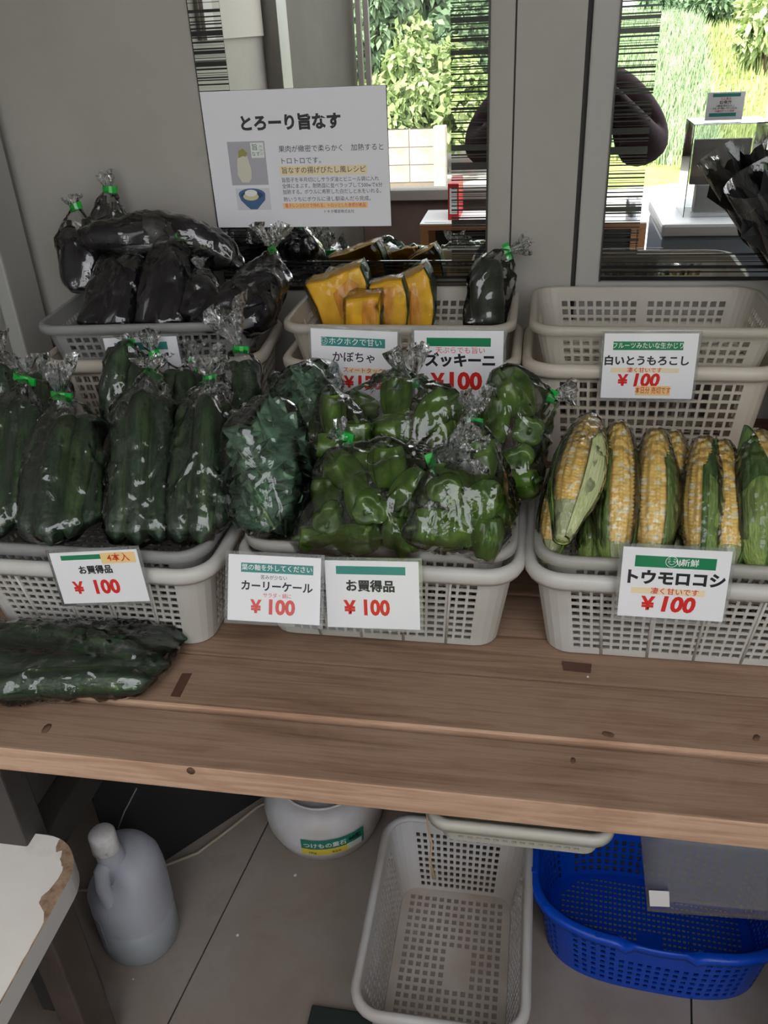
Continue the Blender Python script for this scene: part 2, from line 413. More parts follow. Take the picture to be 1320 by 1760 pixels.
for (px, py, r) in ((80, 1252, 0.007), (985, 1307, 0.004), (1045, 1262, 0.006), (1300, 1268, 0.005)):
    c = PZ(px, py, ZT + (0.0003 if py < 1290 and px < 900 else 0.0033 if py < 1300 and py > 1215 and px > 900 else 0.0003))
    MB().lathe([(r*0.2, -0.001), (r, -0.001), (r*0.9, 0.0002), (r*0.1, 0.0003)], 10, c, lambda a, rr, z: (rr*(1+0.3*math.sin(2*a+px)), z)).build('knot', knot_m, table, TO)
c = PY(328, 1325, -0.7985)
MB().tube([c + V3((0, 0.002, 0)), c + V3((0, -0.0006, 0))], 0.005, 10).build('knot', knot_m, table, TO)
MB().box((XL+0.16, -0.692, ZT-0.158), (0.98, -0.654, ZT-0.0385), 0.003).build('apron', beam_m, table, TO)
MB().box((XL+0.16, -0.13, ZT-0.12), (0.98, -0.09, ZT-0.0385), 0.003).build('apron', beam_m, table, TO)
for x in (-0.71, 0.45, 0.93):
    for y in (-0.738, -0.13):
        MB().box((x-0.045, y, 0.0), (x+0.045, y+0.045, ZT-0.0385), 0.003).build('leg', greyleg_m if x < 0 else beam_m, table, TO)
    MB().box((x-0.022, -0.692, 0.30), (x+0.022, -0.131, 0.36), 0.003).build('cross_rail', greyleg_m if x < 0 else beam_m, table, TO)
# a low wooden riser that lifts the back row of baskets
riser = thing('riser_box', 'plain wooden riser under the back row of baskets', 'box', (0.0, -0.14, ZT))
RO = riser.location
ZRI = 0.785
MB().box((-0.80, -0.235, ZRI-0.02), (0.62, -0.03, ZRI), 0.002).build('riser_top', beam_m, riser, RO)
for x in (-0.79, -0.4, -0.01, 0.36, 0.6):
    MB().box((x-0.01, -0.225, ZT+0.002), (x+0.01, -0.04, ZRI-0.02), 0.001).build('riser_upright', beam_m, riser, RO)
# ---------------------------------------------------------------- lattice baskets and trays
def rrect(w, d, r, u_long, u_short, arc=5):
    """points round a rounded rectangle, counter-clockwise from the front left; u lists are fractions along the straight sides (0..1)"""
    hw, hd = w/2, d/2; P = []
    def side(p, q, us):
        for u in us: P.append((p[0] + (q[0]-p[0])*u, p[1] + (q[1]-p[1])*u))
    def corner(cx, cy, a0):
        for k in range(1, arc):
            a = a0 + (PI/2)*k/arc; P.append((cx + r*math.cos(a), cy + r*math.sin(a)))
    side((-hw+r, -hd), (hw-r, -hd), u_long); corner(hw-r, -hd+r, -PI/2)
    side((hw, -hd+r), (hw, hd-r), u_short); corner(hw-r, hd-r, 0)
    side((hw-r, hd), (-hw+r, hd), u_long); corner(-hw+r, hd-r, PI/2)
    side((-hw, hd-r), (-hw, -hd+r), u_short); corner(-hw+r, -hd+r, PI)
    return P
def bars(L, margin, n, bar):
    """cut marks along length L: n holes with bars between; returns fractions and hole flags of the intervals"""
    pitch = (L - 2*margin + bar) / n; xs = [0.0]; fl = []
    for k in range(n):
        a = margin + k*pitch; xs += [a, a + pitch - bar]; fl += [False, True]
    xs.append(L); fl.append(False)
    return [x/L for x in xs], fl
def basket_meshes(key, W_, D_, H_, w_, d_, r, nl, ns, nr, bar, rim, th=0.0022, zm=(0.010, 0.022), nohole=None, ribs=(), arc=5, bottom=True, corner_m=0.006, label_pad=True):
    ul, fl = bars(W_-2*r, corner_m, nl, bar); us, fs_ = bars(D_-2*r, corner_m*0.7, ns, bar)
    top = rrect(W_, D_, r, ul, us, arc); bot = rrect(w_, d_, r*0.8, ul, us, arc); n = len(top)
    flags = []
    for f in (fl, fs_, fl, fs_): flags += f + [False]*arc
    # a straight side contributes len(u) points; the interval after its last point starts the corner
    uz, fz = bars(H_, 0.0, nr, bar) if False else (None, None)
    usable = H_ - zm[0] - zm[1]; pitch = (usable + bar)/nr; zs_ = [0.0]; fz = []
    for k in range(nr):
        a = zm[0] + k*pitch; zs_ += [a, a + pitch - bar]; fz += [False, True]
    zs_.append(H_); fz.append(False)
    vs = []
    for z in zs_:
        t = z/H_
        for (a, b) in zip(bot, top): vs.append((a[0] + (b[0]-a[0])*t, a[1] + (b[1]-a[1])*t, z))
    fs = []
    for i in range(len(zs_)-1):
        for j in range(n):
            if fz[i] and flags[j] and not (nohole and nohole(j, i, vs[i*n+j], flags)): continue
            fs.append((i*n+j, i*n+(j+1) % n, (i+1)*n+(j+1) % n, (i+1)*n+j))
    side = MB().sheet(vs, fs, th)
    out = {'side_wall': side.mesh(key + '_side')}
    # bottom grid
    bw, bd = w_ - 0.017, d_ - 0.017
    ux, fx = bars(bw, 0.006, nl, bar); uy, fy = bars(bd, 0.006, ns, bar)
    gv = [(-bw/2 + bw*x, -bd/2 + bd*y, 0.0) for y in uy for x in ux]; gf = []; m = len(ux)
    for a in range(len(uy)-1):
        for b in range(m-1):
            pad = label_pad and abs((ux[b]+ux[b+1])/2-0.5) < 0.11 and abs((uy[a]+uy[a+1])/2-0.42) < 0.09
            if fx[b] and fy[a] and not pad: continue
            gf.append((a*m+b, a*m+b+1, (a+1)*m+b+1, (a+1)*m+b))
    bt = MB().sheet(gv, gf, th)
    ring = [(x, y, 0.0) for x, y in bot] + [(max(-bw/2, min(bw/2, x)), max(-bd/2, min(bd/2, y)), 0.0) for x, y in bot]
    bt.sheet(ring, [(j, (j+1) % n, n+(j+1) % n, n+j) for j in range(n)], th)
    out['bottom'] = bt.mesh(key + '_bottom')
    # rim: swept profile (outward, up)
    prof = rim
    path = rrect(W_, D_, r, [0, 0.2, 0.4, 0.6, 0.8, 1], [0, 0.33, 0.66, 1], 6); k = len(path); pv = []; pf = []
    for i, (x, y) in enumerate(path):
        x0, y0 = path[i-1]; x1, y1 = path[(i+1) % k]
        t = Vector((x1-x0, y1-y0)).normalized(); nx, ny = t.y, -t.x
        for (a, b) in prof: pv.append((x + nx*a, y + ny*a, H_ + b))
    q = len(prof)
    for i in range(k):
        for j in range(q):
            pf.append((i*q+j, ((i+1) % k)*q+j, ((i+1) % k)*q+(j+1) % q, i*q+(j+1) % q))
    rm = MB().add(pv, [f[::-1] for f in pf], True)
    out['rim'] = rm.mesh(key + '_rim')
    out['ribs'] = []
    for u in ribs:
        x1 = (-W_/2 + r) + (W_-2*r)*u; x0 = (-w_/2 + r*0.8) + (w_-1.6*r)*u
        for s in (-1, 1):
            p0 = V3((x0, s*(d_/2+0.002), -0.0)); p1 = V3((x1, s*(D_/2+0.002), H_-0.012))
            out['ribs'].append(MB().tube([p0, p0.lerp(p1, 0.5), p1], 0.0019, 6).mesh(key + '_rib%d' % len(out['ribs'])))
    out['_dims'] = (W_, D_, H_, w_, d_)
    return out
roll = [(0.0, 0.004), (0.004, 0.007), (0.010, 0.006), (0.0145, 0.000), (0.0140, -0.008), (0.0105, -0.014), (0.0085, -0.0135), (0.0095, -0.006), (0.006, 0.000), (0.000, -0.002)]
lip = [(-0.0005, 0.0008), (0.004, 0.0015), (0.0085, 0.0005), (0.0098, -0.003), (0.0098, -0.011), (0.0080, -0.011), (0.0076, -0.003), (0.000, -0.0025)]
deep_front = basket_meshes('deep_front', 0.338, 0.232, 0.128, 0.297, 0.192, 0.034, 20, 13, 9, 0.0036, roll, ribs=(0.16, 0.39, 0.62, 0.85))
deep_back = basket_meshes('deep_back', 0.338, 0.196, 0.160, 0.300, 0.164, 0.034, 18, 10, 9, 0.0042, roll, ribs=())
tray_gap = lambda j, i, p, f: abs(p[0]) < 0.007
tray_back = basket_meshes('tray_back', 0.330, 0.198, 0.062, 0.300, 0.172, 0.030, 19, 11, 3, 0.0044, lip, zm=(0.008, 0.020), nohole=tray_gap, label_pad=False)
tray_front = basket_meshes('tray_front', 0.326, 0.224, 0.062, 0.294, 0.196, 0.032, 20, 14, 3, 0.0040, lip, zm=(0.008, 0.020), nohole=tray_gap, label_pad=False)
white_p = plastic_mat('white_basket_plastic', srgb(222, 221, 216), 0.38, 0.22, 0.0, srgb(206, 202, 192))
cream_p = plastic_mat('aged_cream_basket_plastic', srgb(222, 214, 200), 0.4, 0.25, 0.0, srgb(208, 196, 178))
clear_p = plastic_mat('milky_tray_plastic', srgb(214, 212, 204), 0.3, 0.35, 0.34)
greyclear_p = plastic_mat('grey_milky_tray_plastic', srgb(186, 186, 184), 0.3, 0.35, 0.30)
creamclear_p = plastic_mat('cream_milky_tray_plastic', srgb(226, 220, 208), 0.3, 0.35, 0.36)
white_q = plastic_mat('dusty_floor_basket_plastic', srgb(214, 213, 212), 0.4, 0.15, 0.0, srgb(196, 186, 174))
BASK = {}
def basket(name, meshes, m, loc, label, group, rz=0.0, cat='basket', mb=None):
    t = thing(name, label, cat, loc, group, rz)
    for part, src in [(p, meshes[p]) for p in ('side_wall', 'bottom', 'rim')] + [('rib', r_) for r_ in meshes['ribs']]:
        pm_ = mb if (mb and part == 'bottom') else m
        key = (src.name, pm_.name)
        me = BASK.get(key)
        if me is None:
            me = src.copy(); me.materials.clear(); me.materials.append(pm_); BASK[key] = me
        obj(part, me, m, t)
    return t
ZB = ZT + 0.0035
G1, G2 = 'deep white lattice baskets on the table', 'shallow milky trays nested in the baskets'
FRONT = {'L': (-0.560, -0.495), 'M': (-0.183, -0.457), 'R': (0.182, -0.457)}
BACK = {'L': (-0.604, -0.142, 0.10), 'M': (-0.203, -0.138, 0.0), 'R': (0.165, -0.138, 0.0)}
basket('lattice_basket', deep_front, white_p, (FRONT['L'][0], FRONT['L'][1], ZB), 'white lattice basket under the tray of bagged cucumbers', G1)
basket('lattice_basket', deep_front, white_p, (FRONT['M'][0], FRONT['M'][1], ZB), 'white lattice basket under the tray of peppers and kale', G1)
basket('lattice_basket', deep_front, white_p, (FRONT['R'][0], FRONT['R'][1], ZB), 'white lattice basket under the tray of corn cobs', G1)
ZTF = ZB + 0.0925                      # front tray bottom
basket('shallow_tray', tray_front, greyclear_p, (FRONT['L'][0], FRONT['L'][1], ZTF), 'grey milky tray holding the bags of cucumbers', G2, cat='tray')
basket('shallow_tray', tray_front, clear_p, (FRONT['M'][0], FRONT['M'][1], ZTF), 'milky tray holding the bags of peppers and kale', G2, cat='tray')
basket('shallow_tray', tray_front, clear_p, (FRONT['R'][0], FRONT['R'][1], ZTF), 'milky tray holding the wrapped corn cobs', G2, cat='tray')
ZBB = ZRI + 0.001
for k, lab in (('L', 'aged white lattice basket under the tray of bagged eggplants'), ('M', 'aged white lattice basket under the tray of pumpkin pieces'), ('R', 'aged white lattice basket under the empty tray')):
    x, y, a = BACK[k]
    basket('lattice_basket', deep_back, cream_p, (x, y, ZBB), lab, G1, a)
basket('lattice_basket', deep_back, cream_p, (0.545, -0.138, ZBB), 'aged white lattice basket beyond the empty tray, under the black bundle', G1)
ZTB = 1.007 - 0.062
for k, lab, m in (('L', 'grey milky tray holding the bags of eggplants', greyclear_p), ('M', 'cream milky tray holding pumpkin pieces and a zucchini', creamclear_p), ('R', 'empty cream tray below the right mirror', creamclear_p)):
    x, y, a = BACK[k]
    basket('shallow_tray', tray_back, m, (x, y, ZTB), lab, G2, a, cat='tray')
# the same kind of white basket standing empty on the floor
basket('lattice_basket', basket_meshes('deep_floor', 0.338, 0.236, 0.150, 0.290, 0.195, 0.036, 19, 13, 9, 0.0052, roll, ribs=()), white_q,
       (-0.096, -0.575, 0.001), 'empty white lattice basket standing on the floor', None, rz=PI/2, mb=plastic_mat('soiled_basket_bottom', srgb(212, 203, 194), 0.5, 0.1, 0.0, srgb(176, 160, 144)))
# ---------------------------------------------------------------- vegetables and their plastic bags
def cuke_mesh(name, seed, bend=0.10, n=14, k=18, lump=0.04):
    r = random.Random(seed); ph = r.random()*6
    b = MB(); vs = []; fs = []
    for i in range(k):
        t = i/(k-1)
        e = min(t, 1-t); rad = (1 - max(0, 1 - e/0.13)**2.2)**0.5 if e < 0.13 else 1.0
        rad = max(rad, 0.10) * (0.90 + 0.10*math.sin(PI*t) - 0.10*max(0, t-0.75)*4*0.5)
        off = bend*math.sin(PI*t)
        for j in range(n):
            a = 2*PI*j/n
            q = rad*(1 + lump*math.sin(5*a+ph)*0.5 + lump*math.sin(17*t+ph+2*a))
            vs.append((q*math.cos(a) + off*6.0, q*math.sin(a), t))
    for i in range(k-1):
        for j in range(n): fs.append((i*n+j, i*n+(j+1) % n, (i+1)*n+(j+1) % n, (i+1)*n+j))
    fs.append(tuple(range(n))[::-1]); fs.append(tuple((k-1)*n+j for j in range(n)))
    return b.add(vs, fs, True).mesh(name)
def cuke_mat():
    m = mat('cucumber_skin', srgb(40, 66, 38), 0.42, 0.5)
    b = m.node_tree.nodes['Principled BSDF']
    co = coords(m, (1, 1, 0.6))
    n = nd(m, 'ShaderNodeTexNoise', Scale=1.6, Detail=6, Roughness=0.6); lk(m, co, n.inputs['Vector'])
    lk(m, ramp(m, n.outputs['Fac'], [(0.32, srgb(20, 40, 27)), (0.54, srgb(36, 60, 39)), (0.74, srgb(70, 98, 50))]), b.inputs['Base Color'])
    v = nd(m, 'ShaderNodeTexVoronoi', Scale=3.2); lk(m, coords(m, (1, 1, 9)), v.inputs['Vector'])
    bp = nd(m, 'ShaderNodeBump', Strength=0.10, Distance=0.08, invert=True); lk(m, v.outputs['Distance'], bp.inputs['Height']); lk(m, bp.outputs[0], b.inputs['Normal'])
    return m
cuke_m = cuke_mat()
CUKES = [cuke_mesh('cucumber_a', 1, 0.05), cuke_mesh('cucumber_b', 2, 0.09), cuke_mesh('cucumber_c', 3, 0.02)]
for me in CUKES: me.materials.append(cuke_m)
def egg_mesh(name, seed, fat=1.0):
    r = random.Random(seed); n, k = 16, 20; vs = []; fs = []; ph = r.random()*6
    for i in range(k):
        t = i/(k-1)
        rad = math.sin(PI*min(1, (t*0.93+0.05)))**0.42 * (1.0 - 0.34*t) * fat if t < 0.97 else 0.42
        off = 0.5*math.sin(PI*t)
        for j in range(n):
            a = 2*PI*j/n; q = rad*(1 + 0.03*math.sin(3*a+ph+4*t))
            vs.append((q*math.cos(a) + off, q*math.sin(a), t))
    for i in range(k-1):
        for j in range(n): fs.append((i*n+j, i*n+(j+1) % n, (i+1)*n+(j+1) % n, (i+1)*n+j))
    fs.append(tuple(range(n))[::-1]); fs.append(tuple((k-1)*n+j for j in range(n)))
    return MB().add(vs, fs, True).mesh(name)
egg_m = noisy('eggplant_skin', [(0.35, (0.0045, 0.004, 0.008, 1)), (0.7, (0.012, 0.009, 0.018, 1))], scale=1.2, rough=0.14, spec=0.4)
calyx_m = noisy('eggplant_calyx', [(0.35, srgb(36, 34, 38)), (0.7, srgb(54, 52, 44))], scale=2, rough=0.5)
EGGS = [egg_mesh('eggplant_a', 1), egg_mesh('eggplant_b', 5, 1.05)]
for me in EGGS: me.materials.append(egg_m)
def calyx():
    b = MB(); n = 15
    b.lathe([(1.02, 0.80), (0.74, 0.90), (0.50, 0.965), (0.30, 1.0), (0.20, 1.05), (0.22, 1.12), (0.05, 1.125)], n, (0.08, 0, 0),
            lambda a, r, z: (r*(1.0 if z > 0.85 else 1.02), z + (0.05*math.cos(5*a) if z < 0.85 else 0)))
    return b.mesh('calyx')
CALYX = calyx(); CALYX.materials.append(calyx_m)
def world_verts(o, step=1):
    mw = o.matrix_basis
    return [mw @ v.co for i, v in enumerate(o.data.vertices) if i % step == 0]
def put_long(name, me, p0, p1, r, roll_, label, cat, group, child=None):
    o = obj(name, me, None); L = (Vector(p1)-Vector(p0)).length
    frame_obj(o, Vector(p0), align(p0, p1, roll_), (r, r, L))
    tag(o, label, cat, group)
    if child: obj(child[0], child[1], None, o)
    return o
film_m = film_mat('clear_bag_film', 0.22, 0.004, 22, refl=2.1)
ruffle_m = film_mat('gathered_bag_film', 0.6, 0.07, 60, rough=0.08)
tight_m = film_mat('cling_film', 0.25, 0.004, 30, refl=0.7)
tape_m = mat('green_bag_tape', srgb(28, 168, 62), 0.28, 0.5, coat=0.4)
def bag_film(points, neck, seed, maxe=0.0085, puff=0.0016, smooth=1, crease=0.0046):
    bm = bmesh.new()
    for p in points: bm.verts.new(p)
    for k in range(8):
        a = 2*PI*k/8; bm.verts.new(Vector(neck) + Vector((0.005*math.cos(a), 0.005*math.sin(a), 0)))
    res = bmesh.ops.convex_hull(bm, input=list(bm.verts))
    bad = [g for g in bm.verts if not g.link_faces]
    bmesh.ops.delete(bm, geom=bad, context='VERTS')
    lone = [e for e in bm.edges if not e.link_faces]
    if lone: bmesh.ops.delete(bm, geom=lone, context='EDGES')
    bmesh.ops.remove_doubles(bm, verts=list(bm.verts), dist=0.004)
    for _ in range(7):
        es = [e for e in bm.edges if e.calc_length() > maxe]
        if not es: break
        bmesh.ops.subdivide_edges(bm, edges=es, cuts=1, use_grid_fill=False)
        bmesh.ops.triangulate(bm, faces=[f for f in bm.faces if len(f.verts) > 3])
    for _ in range(smooth): bmesh.ops.smooth_vert(bm, verts=list(bm.verts), factor=0.4, use_axis_x=True, use_axis_y=True, use_axis_z=True)
    bm.normal_update()
    nk = Vector(neck); o = Vector((seed*3.7, seed*1.3, 0))
    for v in bm.verts:
        d = (v.co - nk); ax = 1.0 / (1 + d.length*14)                   # gathers get stronger towards the neck
        w = mnoise.noise(v.co*38 + o)
        ang = math.atan2(d.y, d.x)
        fold = abs(math.sin(ang*5 + 2.5*mnoise.noise(v.co*16 + o)))
        q = Vector((v.co.x*30, v.co.y*30, v.co.z*10)) + o
        q += Vector((mnoise.noise(q*0.7), mnoise.noise(q*0.7 + V3((7, 0, 0))), mnoise.noise(q*0.7 + V3((0, 7, 0)))))*1.3
        ridge = (1 - min(1, abs(mnoise.noise(q))*2.6))**2 - 0.55*(1 - min(1, abs(mnoise.noise(q*1.3 + V3((3, 3, 3))))*2.6))**2
        v.co += v.normal * (0.0016 + puff*w + 0.006*ax*(fold - 0.5) + crease*ridge)
    me = bpy.data.meshes.new('film'); bm.to_mesh(me); bm.free()
    me.polygons.foreach_set('use_smooth', [True]*len(me.polygons))
    return me
def ruffle_mesh(neck, d, length, spread, seed):
    """gathered free end of a bag above its tape: a pleated open fan"""
    d = Vector(d).normalized(); a = d.orthogonal().normalized(); b = d.cross(a); r = random.Random(seed)
    n, k = 30, 8; vs = []; fs = []; ph = r.random()*6
    for i in range(k):
        t = i/(k-1); rad = 0.0035 + spread*t**1.1
        for j in range(n):
            g = 2*PI*j/n; q = rad*(1 + 0.42*math.sin(7*g+ph)*min(1, t*3) + 0.2*math.sin(12*g+2*ph))
            p = Vector(neck) + d*(length*t*(1 + 0.18*math.sin(3*g+ph)*t)) + a*q*math.cos(g) + b*q*0.55*math.sin(g)
            p += Vector((mnoise.noise(p*60), mnoise.noise(p*60+V3((5, 0, 0))), mnoise.noise(p*60+V3((0, 9, 0)))))*0.007*t
            vs.append(p)
    for i in range(k-1):
        for j in range(n): fs.append((i*n+j, i*n+(j+1) % n, (i+1)*n+(j+1) % n, (i+1)*n+j))
    return MB().add(vs, fs, True)
def tape_mesh(neck, ang, w=0.030, h=0.0105, tail=0.6):
    """sticky tape pinched round the neck: a loop with its two ends stuck together as a flag, turned towards the aisle"""
    b = MB(); c, s = math.cos(ang), math.sin(ang); N_ = Vector(neck)
    vs = []
    X = Vector((c, -0.25, s)).normalized(); Y = Vector((0, -1, 0.2)); Y = (Y - X*Y.dot(X)).normalized(); Z = X.cross(Y)
    prof = [(-w*(1-tail), 0.004), (-w*0.2, 0.0062), (w*0.15, 0.0062), (w*0.3, 0.003), (w*tail, 0.0028)]
    back = [(x, -y*0.4) for x, y in prof[::-1]]
    loop = prof + back; n = len(loop)
    for zz in (-h/2, h/2):
        for x, y in loop: vs.append(N_ + X*x + Y*y + Z*zz)
    fs = [(i, (i+1) % n, n+(i+1) % n, n+i) for i in range(n)] + [tuple(range(n))[::-1], tuple(range(n, 2*n))]
    return b.add(vs, fs)
_bagn = [0]
def bag(name, items, neck, label, group, rdir=(0, 0, 1), rlen=0.04, rspread=0.018, tang=0.0, tape=True, extra=(), step=1, maxe=0.0085, puff=0.0010, base=None, m=None, tw=0.030, tt=0.6, crease=0.0046):
    _bagn[0] += 1; seed = _bagn[0]
    pts = [p for o in items for p in world_verts(o, step)] + [Vector(e) for e in extra]
    for o in items:
        for c_ in o.children:
            mw = o.matrix_basis @ c_.matrix_basis
            if c_.type == 'MESH': pts += [mw @ v.co for v in c_.data.vertices]
    if not pts: return
    zmin = min(p.z for p in pts); cx = sum(p.x for p in pts)/len(pts); cy = sum(p.y for p in pts)/len(pts)
    t = thing(name, label, 'bag', (cx, cy, zmin), group); off = t.location
    me = bag_film(pts, neck, seed, maxe, puff, 1, crease); me.transform(Matrix.Translation(-off))
    obj('film', me, m or film_m, t)
    if rlen: ruffle_mesh(neck, rdir, rlen, rspread, seed).build('gathered_end', ruffle_m, t, off)
    if tape:
        tp = tape_mesh(neck, tang, tw, tail=tt).build('tape', tape_m, t, off); tp['label'] = 'green sealing tape'
    return t

# ---- cucumbers: each entry is one bag: cucumbers as (bottom pixel, depth, top pixel, depth), then the neck
def P3(a): return PY(a[0], a[1], a[2])
CG = 'bags of cucumbers'
def cuke_bag(cukes, neck, label, clabel, r=0.0195, **kw):
    its = []
    for i, (a, b) in enumerate(cukes):
        its.append(put_long('cucumber', CUKES[(i + _bagn[0]) % 3], P3(a), P3(b), r*(0.94 + 0.12*rnd.random()), rnd.random()*6.28, clabel, 'cucumber', clabel.replace('dark green cucumber', 'cucumbers')))
    order_labels(its, clabel)
    bag('cucumber_bag', its, P3(neck), label, CG, **kw)
cuke_bag([((50, 925, -0.60), (92, 715, -0.44)), ((86, 938, -0.615), (122, 712, -0.455)), ((118, 925, -0.60), (150, 712, -0.44)), ((150, 905, -0.58), (168, 720, -0.42))], (104, 680, -0.425),
         'tall bag of cucumbers hanging over the tray rim, above the card with the orange note', 'dark green cucumber in the bag that hangs over the tray rim', rdir=(0.12, 0, 1), rlen=0.052, rspread=0.02, tang=0.0, tw=0.034)
cuke_bag([((200, 932, -0.585), (208, 685, -0.415)), ((236, 938, -0.588), (244, 668, -0.42)), ((274, 930, -0.583), (280, 678, -0.415)), ((222, 880, -0.54), (262, 680, -0.385))], (262, 640, -0.375),
         'glossy bag of cucumbers in the middle of the tray, tape tilted down', 'dark green cucumber in the glossy middle bag of the tray', rdir=(0.15, 0, 1), rlen=0.02, rspread=0.02, tang=-0.55, tw=0.026)
cuke_bag([((308, 932, -0.585), (326, 690, -0.41)), ((346, 936, -0.586), (358, 674, -0.415)), ((376, 905, -0.56), (384, 690, -0.40)), ((330, 870, -0.54), (350, 686, -0.38))], (361, 651, -0.375),
         'bag of cucumbers at the right end of the tray, next to the kale', 'dark green cucumber in the bag next to the kale', rdir=(-0.1, 0, 1), rlen=0.035, rspread=0.022, tang=0.2, tw=0.022)
cuke_bag([((-28, 915, -0.585), (8, 690, -0.43)), ((2, 920, -0.588), (34, 686, -0.43)), ((-2, 870, -0.55), (45, 690, -0.40)), ((32, 900, -0.57), (56, 696, -0.42))], (40, 650, -0.395),
         'bag of cucumbers at the left edge of the picture, in the front tray', 'dark green cucumber in the leftmost front bag', rdir=(0.15, 0, 1), rlen=0.032, rspread=0.016, tang=-0.2, tw=0.036)
cuke_bag([((200, 760, -0.40), (216, 592, -0.30)), ((230, 760, -0.39), (236, 612, -0.295))], (220, 588, -0.298), 'bag of cucumbers standing closest to the covered price card', 'dark green cucumber standing in front of the covered price card', rdir=(0, 0, 1), rlen=0.012, rspread=0.008, tang=0.0, tw=0.02)
cuke_bag([((262, 760, -0.40), (262, 640, -0.31)), ((292, 760, -0.40), (296, 635, -0.31))], (265, 609, -0.305), 'bag of cucumbers behind the glossy middle bag, tape upright', 'dark green cucumber behind the glossy middle bag', rdir=(-0.1, 0, 1), rlen=0.034, rspread=0.012, tang=0.35, tw=0.018)
cuke_bag([((325, 760, -0.40), (318, 640, -0.31)), ((345, 760, -0.39), (342, 640, -0.30))], (332, 620, -0.302), 'small bag of cucumbers behind the right end bag', 'dark green cucumber behind the right end bag', rdir=(0.15, 0, 1), rlen=0.03, rspread=0.01, tang=0.0, tw=0.018)
cuke_bag([((398, 760, -0.40), (402, 620, -0.31)), ((425, 760, -0.40), (428, 618, -0.31)), ((380, 760, -0.42), (380, 640, -0.32))], (412, 600, -0.30), 'bag of cucumbers behind, with a tall gathered end between eggplants and kale', 'dark green cucumber beside the upper kale bunch', rdir=(-0.25, 0, 1), rlen=0.06, rspread=0.024, tang=0.0, tw=0.026)
cuke_bag([((18, 760, -0.42), (8, 625, -0.33)), ((40, 760, -0.42), (22, 632, -0.33))], (4, 606, -0.33), 'bag of cucumbers in the far left corner of the tray', 'dark green cucumber in the far left corner', rdir=(-0.1, 0, 1), rlen=0.03, rspread=0.012, tape=False)
cuke_bag([((70, 780, -0.42), (66, 640, -0.325)), ((100, 780, -0.42), (92, 636, -0.32))], (96, 668, -0.345), 'half hidden bag of cucumbers behind the one over the rim', 'dark green cucumber behind the bag over the rim', rdir=(0, 0, 1), rlen=0.02, rspread=0.012, tang=0.9, tw=0.014)
# the bag lying on the table
its = []
for i, (a, b, r) in enumerate((((-50, 1095), (322, 1098), 0.0185), ((-60, 1135), (290, 1140), 0.0190), ((-40, 1182), (262, 1170), 0.0195), ((10, 1085), (250, 1120), 0.017))):
    up = 0.022 if i == 3 else 0.0
    its.append(put_long('cucumber', CUKES[i % 3], PZ(a[0], a[1], ZT + 0.003 + r + up), PZ(b[0], b[1], ZT + 0.003 + r + up), r, [1.6, 4.4, 1.2, 2.0][i], 'large cucumber in the bag lying on the table planks', 'cucumber', 'cucumbers in the bag on the table'))
for o, w in zip(its, ('rear', 'middle', 'front', 'upper')): o['label'] = w + ' large cucumber in the bag lying on the table planks'
bag('cucumber_bag', its, PZ(-75, 1130, ZT+0.03), 'bag of large cucumbers lying flat on the table planks', CG, rdir=(-1, 0, 0.1), rlen=0.05, rspread=0.02, tape=False, puff=0.0022)

# ---- eggplants
EG = 'bags of eggplants'
def egg_bag(eggs, neck, label, clabel, **kw):
    its = []
    for i, (a, b, r) in enumerate(eggs):
        its.append(put_long('eggplant', EGGS[i % 2], P3(a), P3(b), r, rnd.random()*6.28, clabel, 'eggplant', clabel.replace('black purple eggplant', 'eggplants'), ('calyx', CALYX)))
    order_labels(its, clabel)
    bag('eggplant_bag', its, P3(neck), label, EG, crease=0.0030, **kw)
egg_bag([((146, 558, -0.215), (200, 432, -0.11), 0.0205), ((180, 562, -0.228), (222, 440, -0.13), 0.0205), ((212, 560, -0.225), (238, 442, -0.13), 0.0195)], (236, 424, -0.11),
        'upright bag of long eggplants at the left of the tray', 'black purple eggplant in the left upright bag', tape=False, rlen=0.0)
egg_bag([((246, 560, -0.222), (282, 424, -0.12), 0.0205), ((278, 562, -0.228), (298, 424, -0.13), 0.0205), ((308, 556, -0.22), (306, 432, -0.12), 0.0195)], (310, 408, -0.12),
        'upright bag of long eggplants in the middle of the tray', 'black purple eggplant in the middle upright bag', rdir=(0.5, 0, 0.4), rlen=0.02, rspread=0.012, tang=0.1, tw=0.022)
egg_bag([((138, 408, -0.12), (290, 388, -0.10), 0.026), ((300, 380, -0.10), (402, 448, -0.10), 0.026), ((190, 424, -0.13), (318, 408, -0.11), 0.022), ((250, 395, -0.07), (390, 440, -0.07), 0.024)], (418, 462, -0.11),
        'bag of eggplants lying across the top of the pile', 'black purple eggplant in the bag lying across the top', tape=False, rlen=0.0)
egg_bag([((350, 540, -0.20), (430, 500, -0.15), 0.026), ((388, 556, -0.215), (470, 520, -0.15), 0.026), ((420, 500, -0.14), (490, 480, -0.11), 0.025), ((400, 525, -0.17), (480, 500, -0.13), 0.022)], (468, 430, -0.10),
        'knotted bag of eggplants at the right of the tray, below the poster', 'black purple eggplant in the bag below the poster', rdir=(0.1, 0, 1), rlen=0.035, rspread=0.022, tang=0.5, tw=0.012)
egg_bag([((322, 545, -0.22), (356, 478, -0.16), 0.024), ((346, 556, -0.23), (386, 545, -0.20), 0.022)], (345, 462, -0.15), 'small bag of eggplants low in the tray, between the upright and the knotted bag', 'black purple eggplant low in the tray', tape=False, rlen=0.015, rspread=0.01)
egg_bag([((132, 500, -0.14), (120, 392, -0.08), 0.022), ((156, 500, -0.13), (146, 392, -0.07), 0.022)], (130, 356, -0.07), 'bag of eggplants standing in the back left corner, tape low', 'black purple eggplant in the back left corner', rdir=(-0.15, 0, 1), rlen=0.018, rspread=0.012, tang=0.35, tw=0.024)
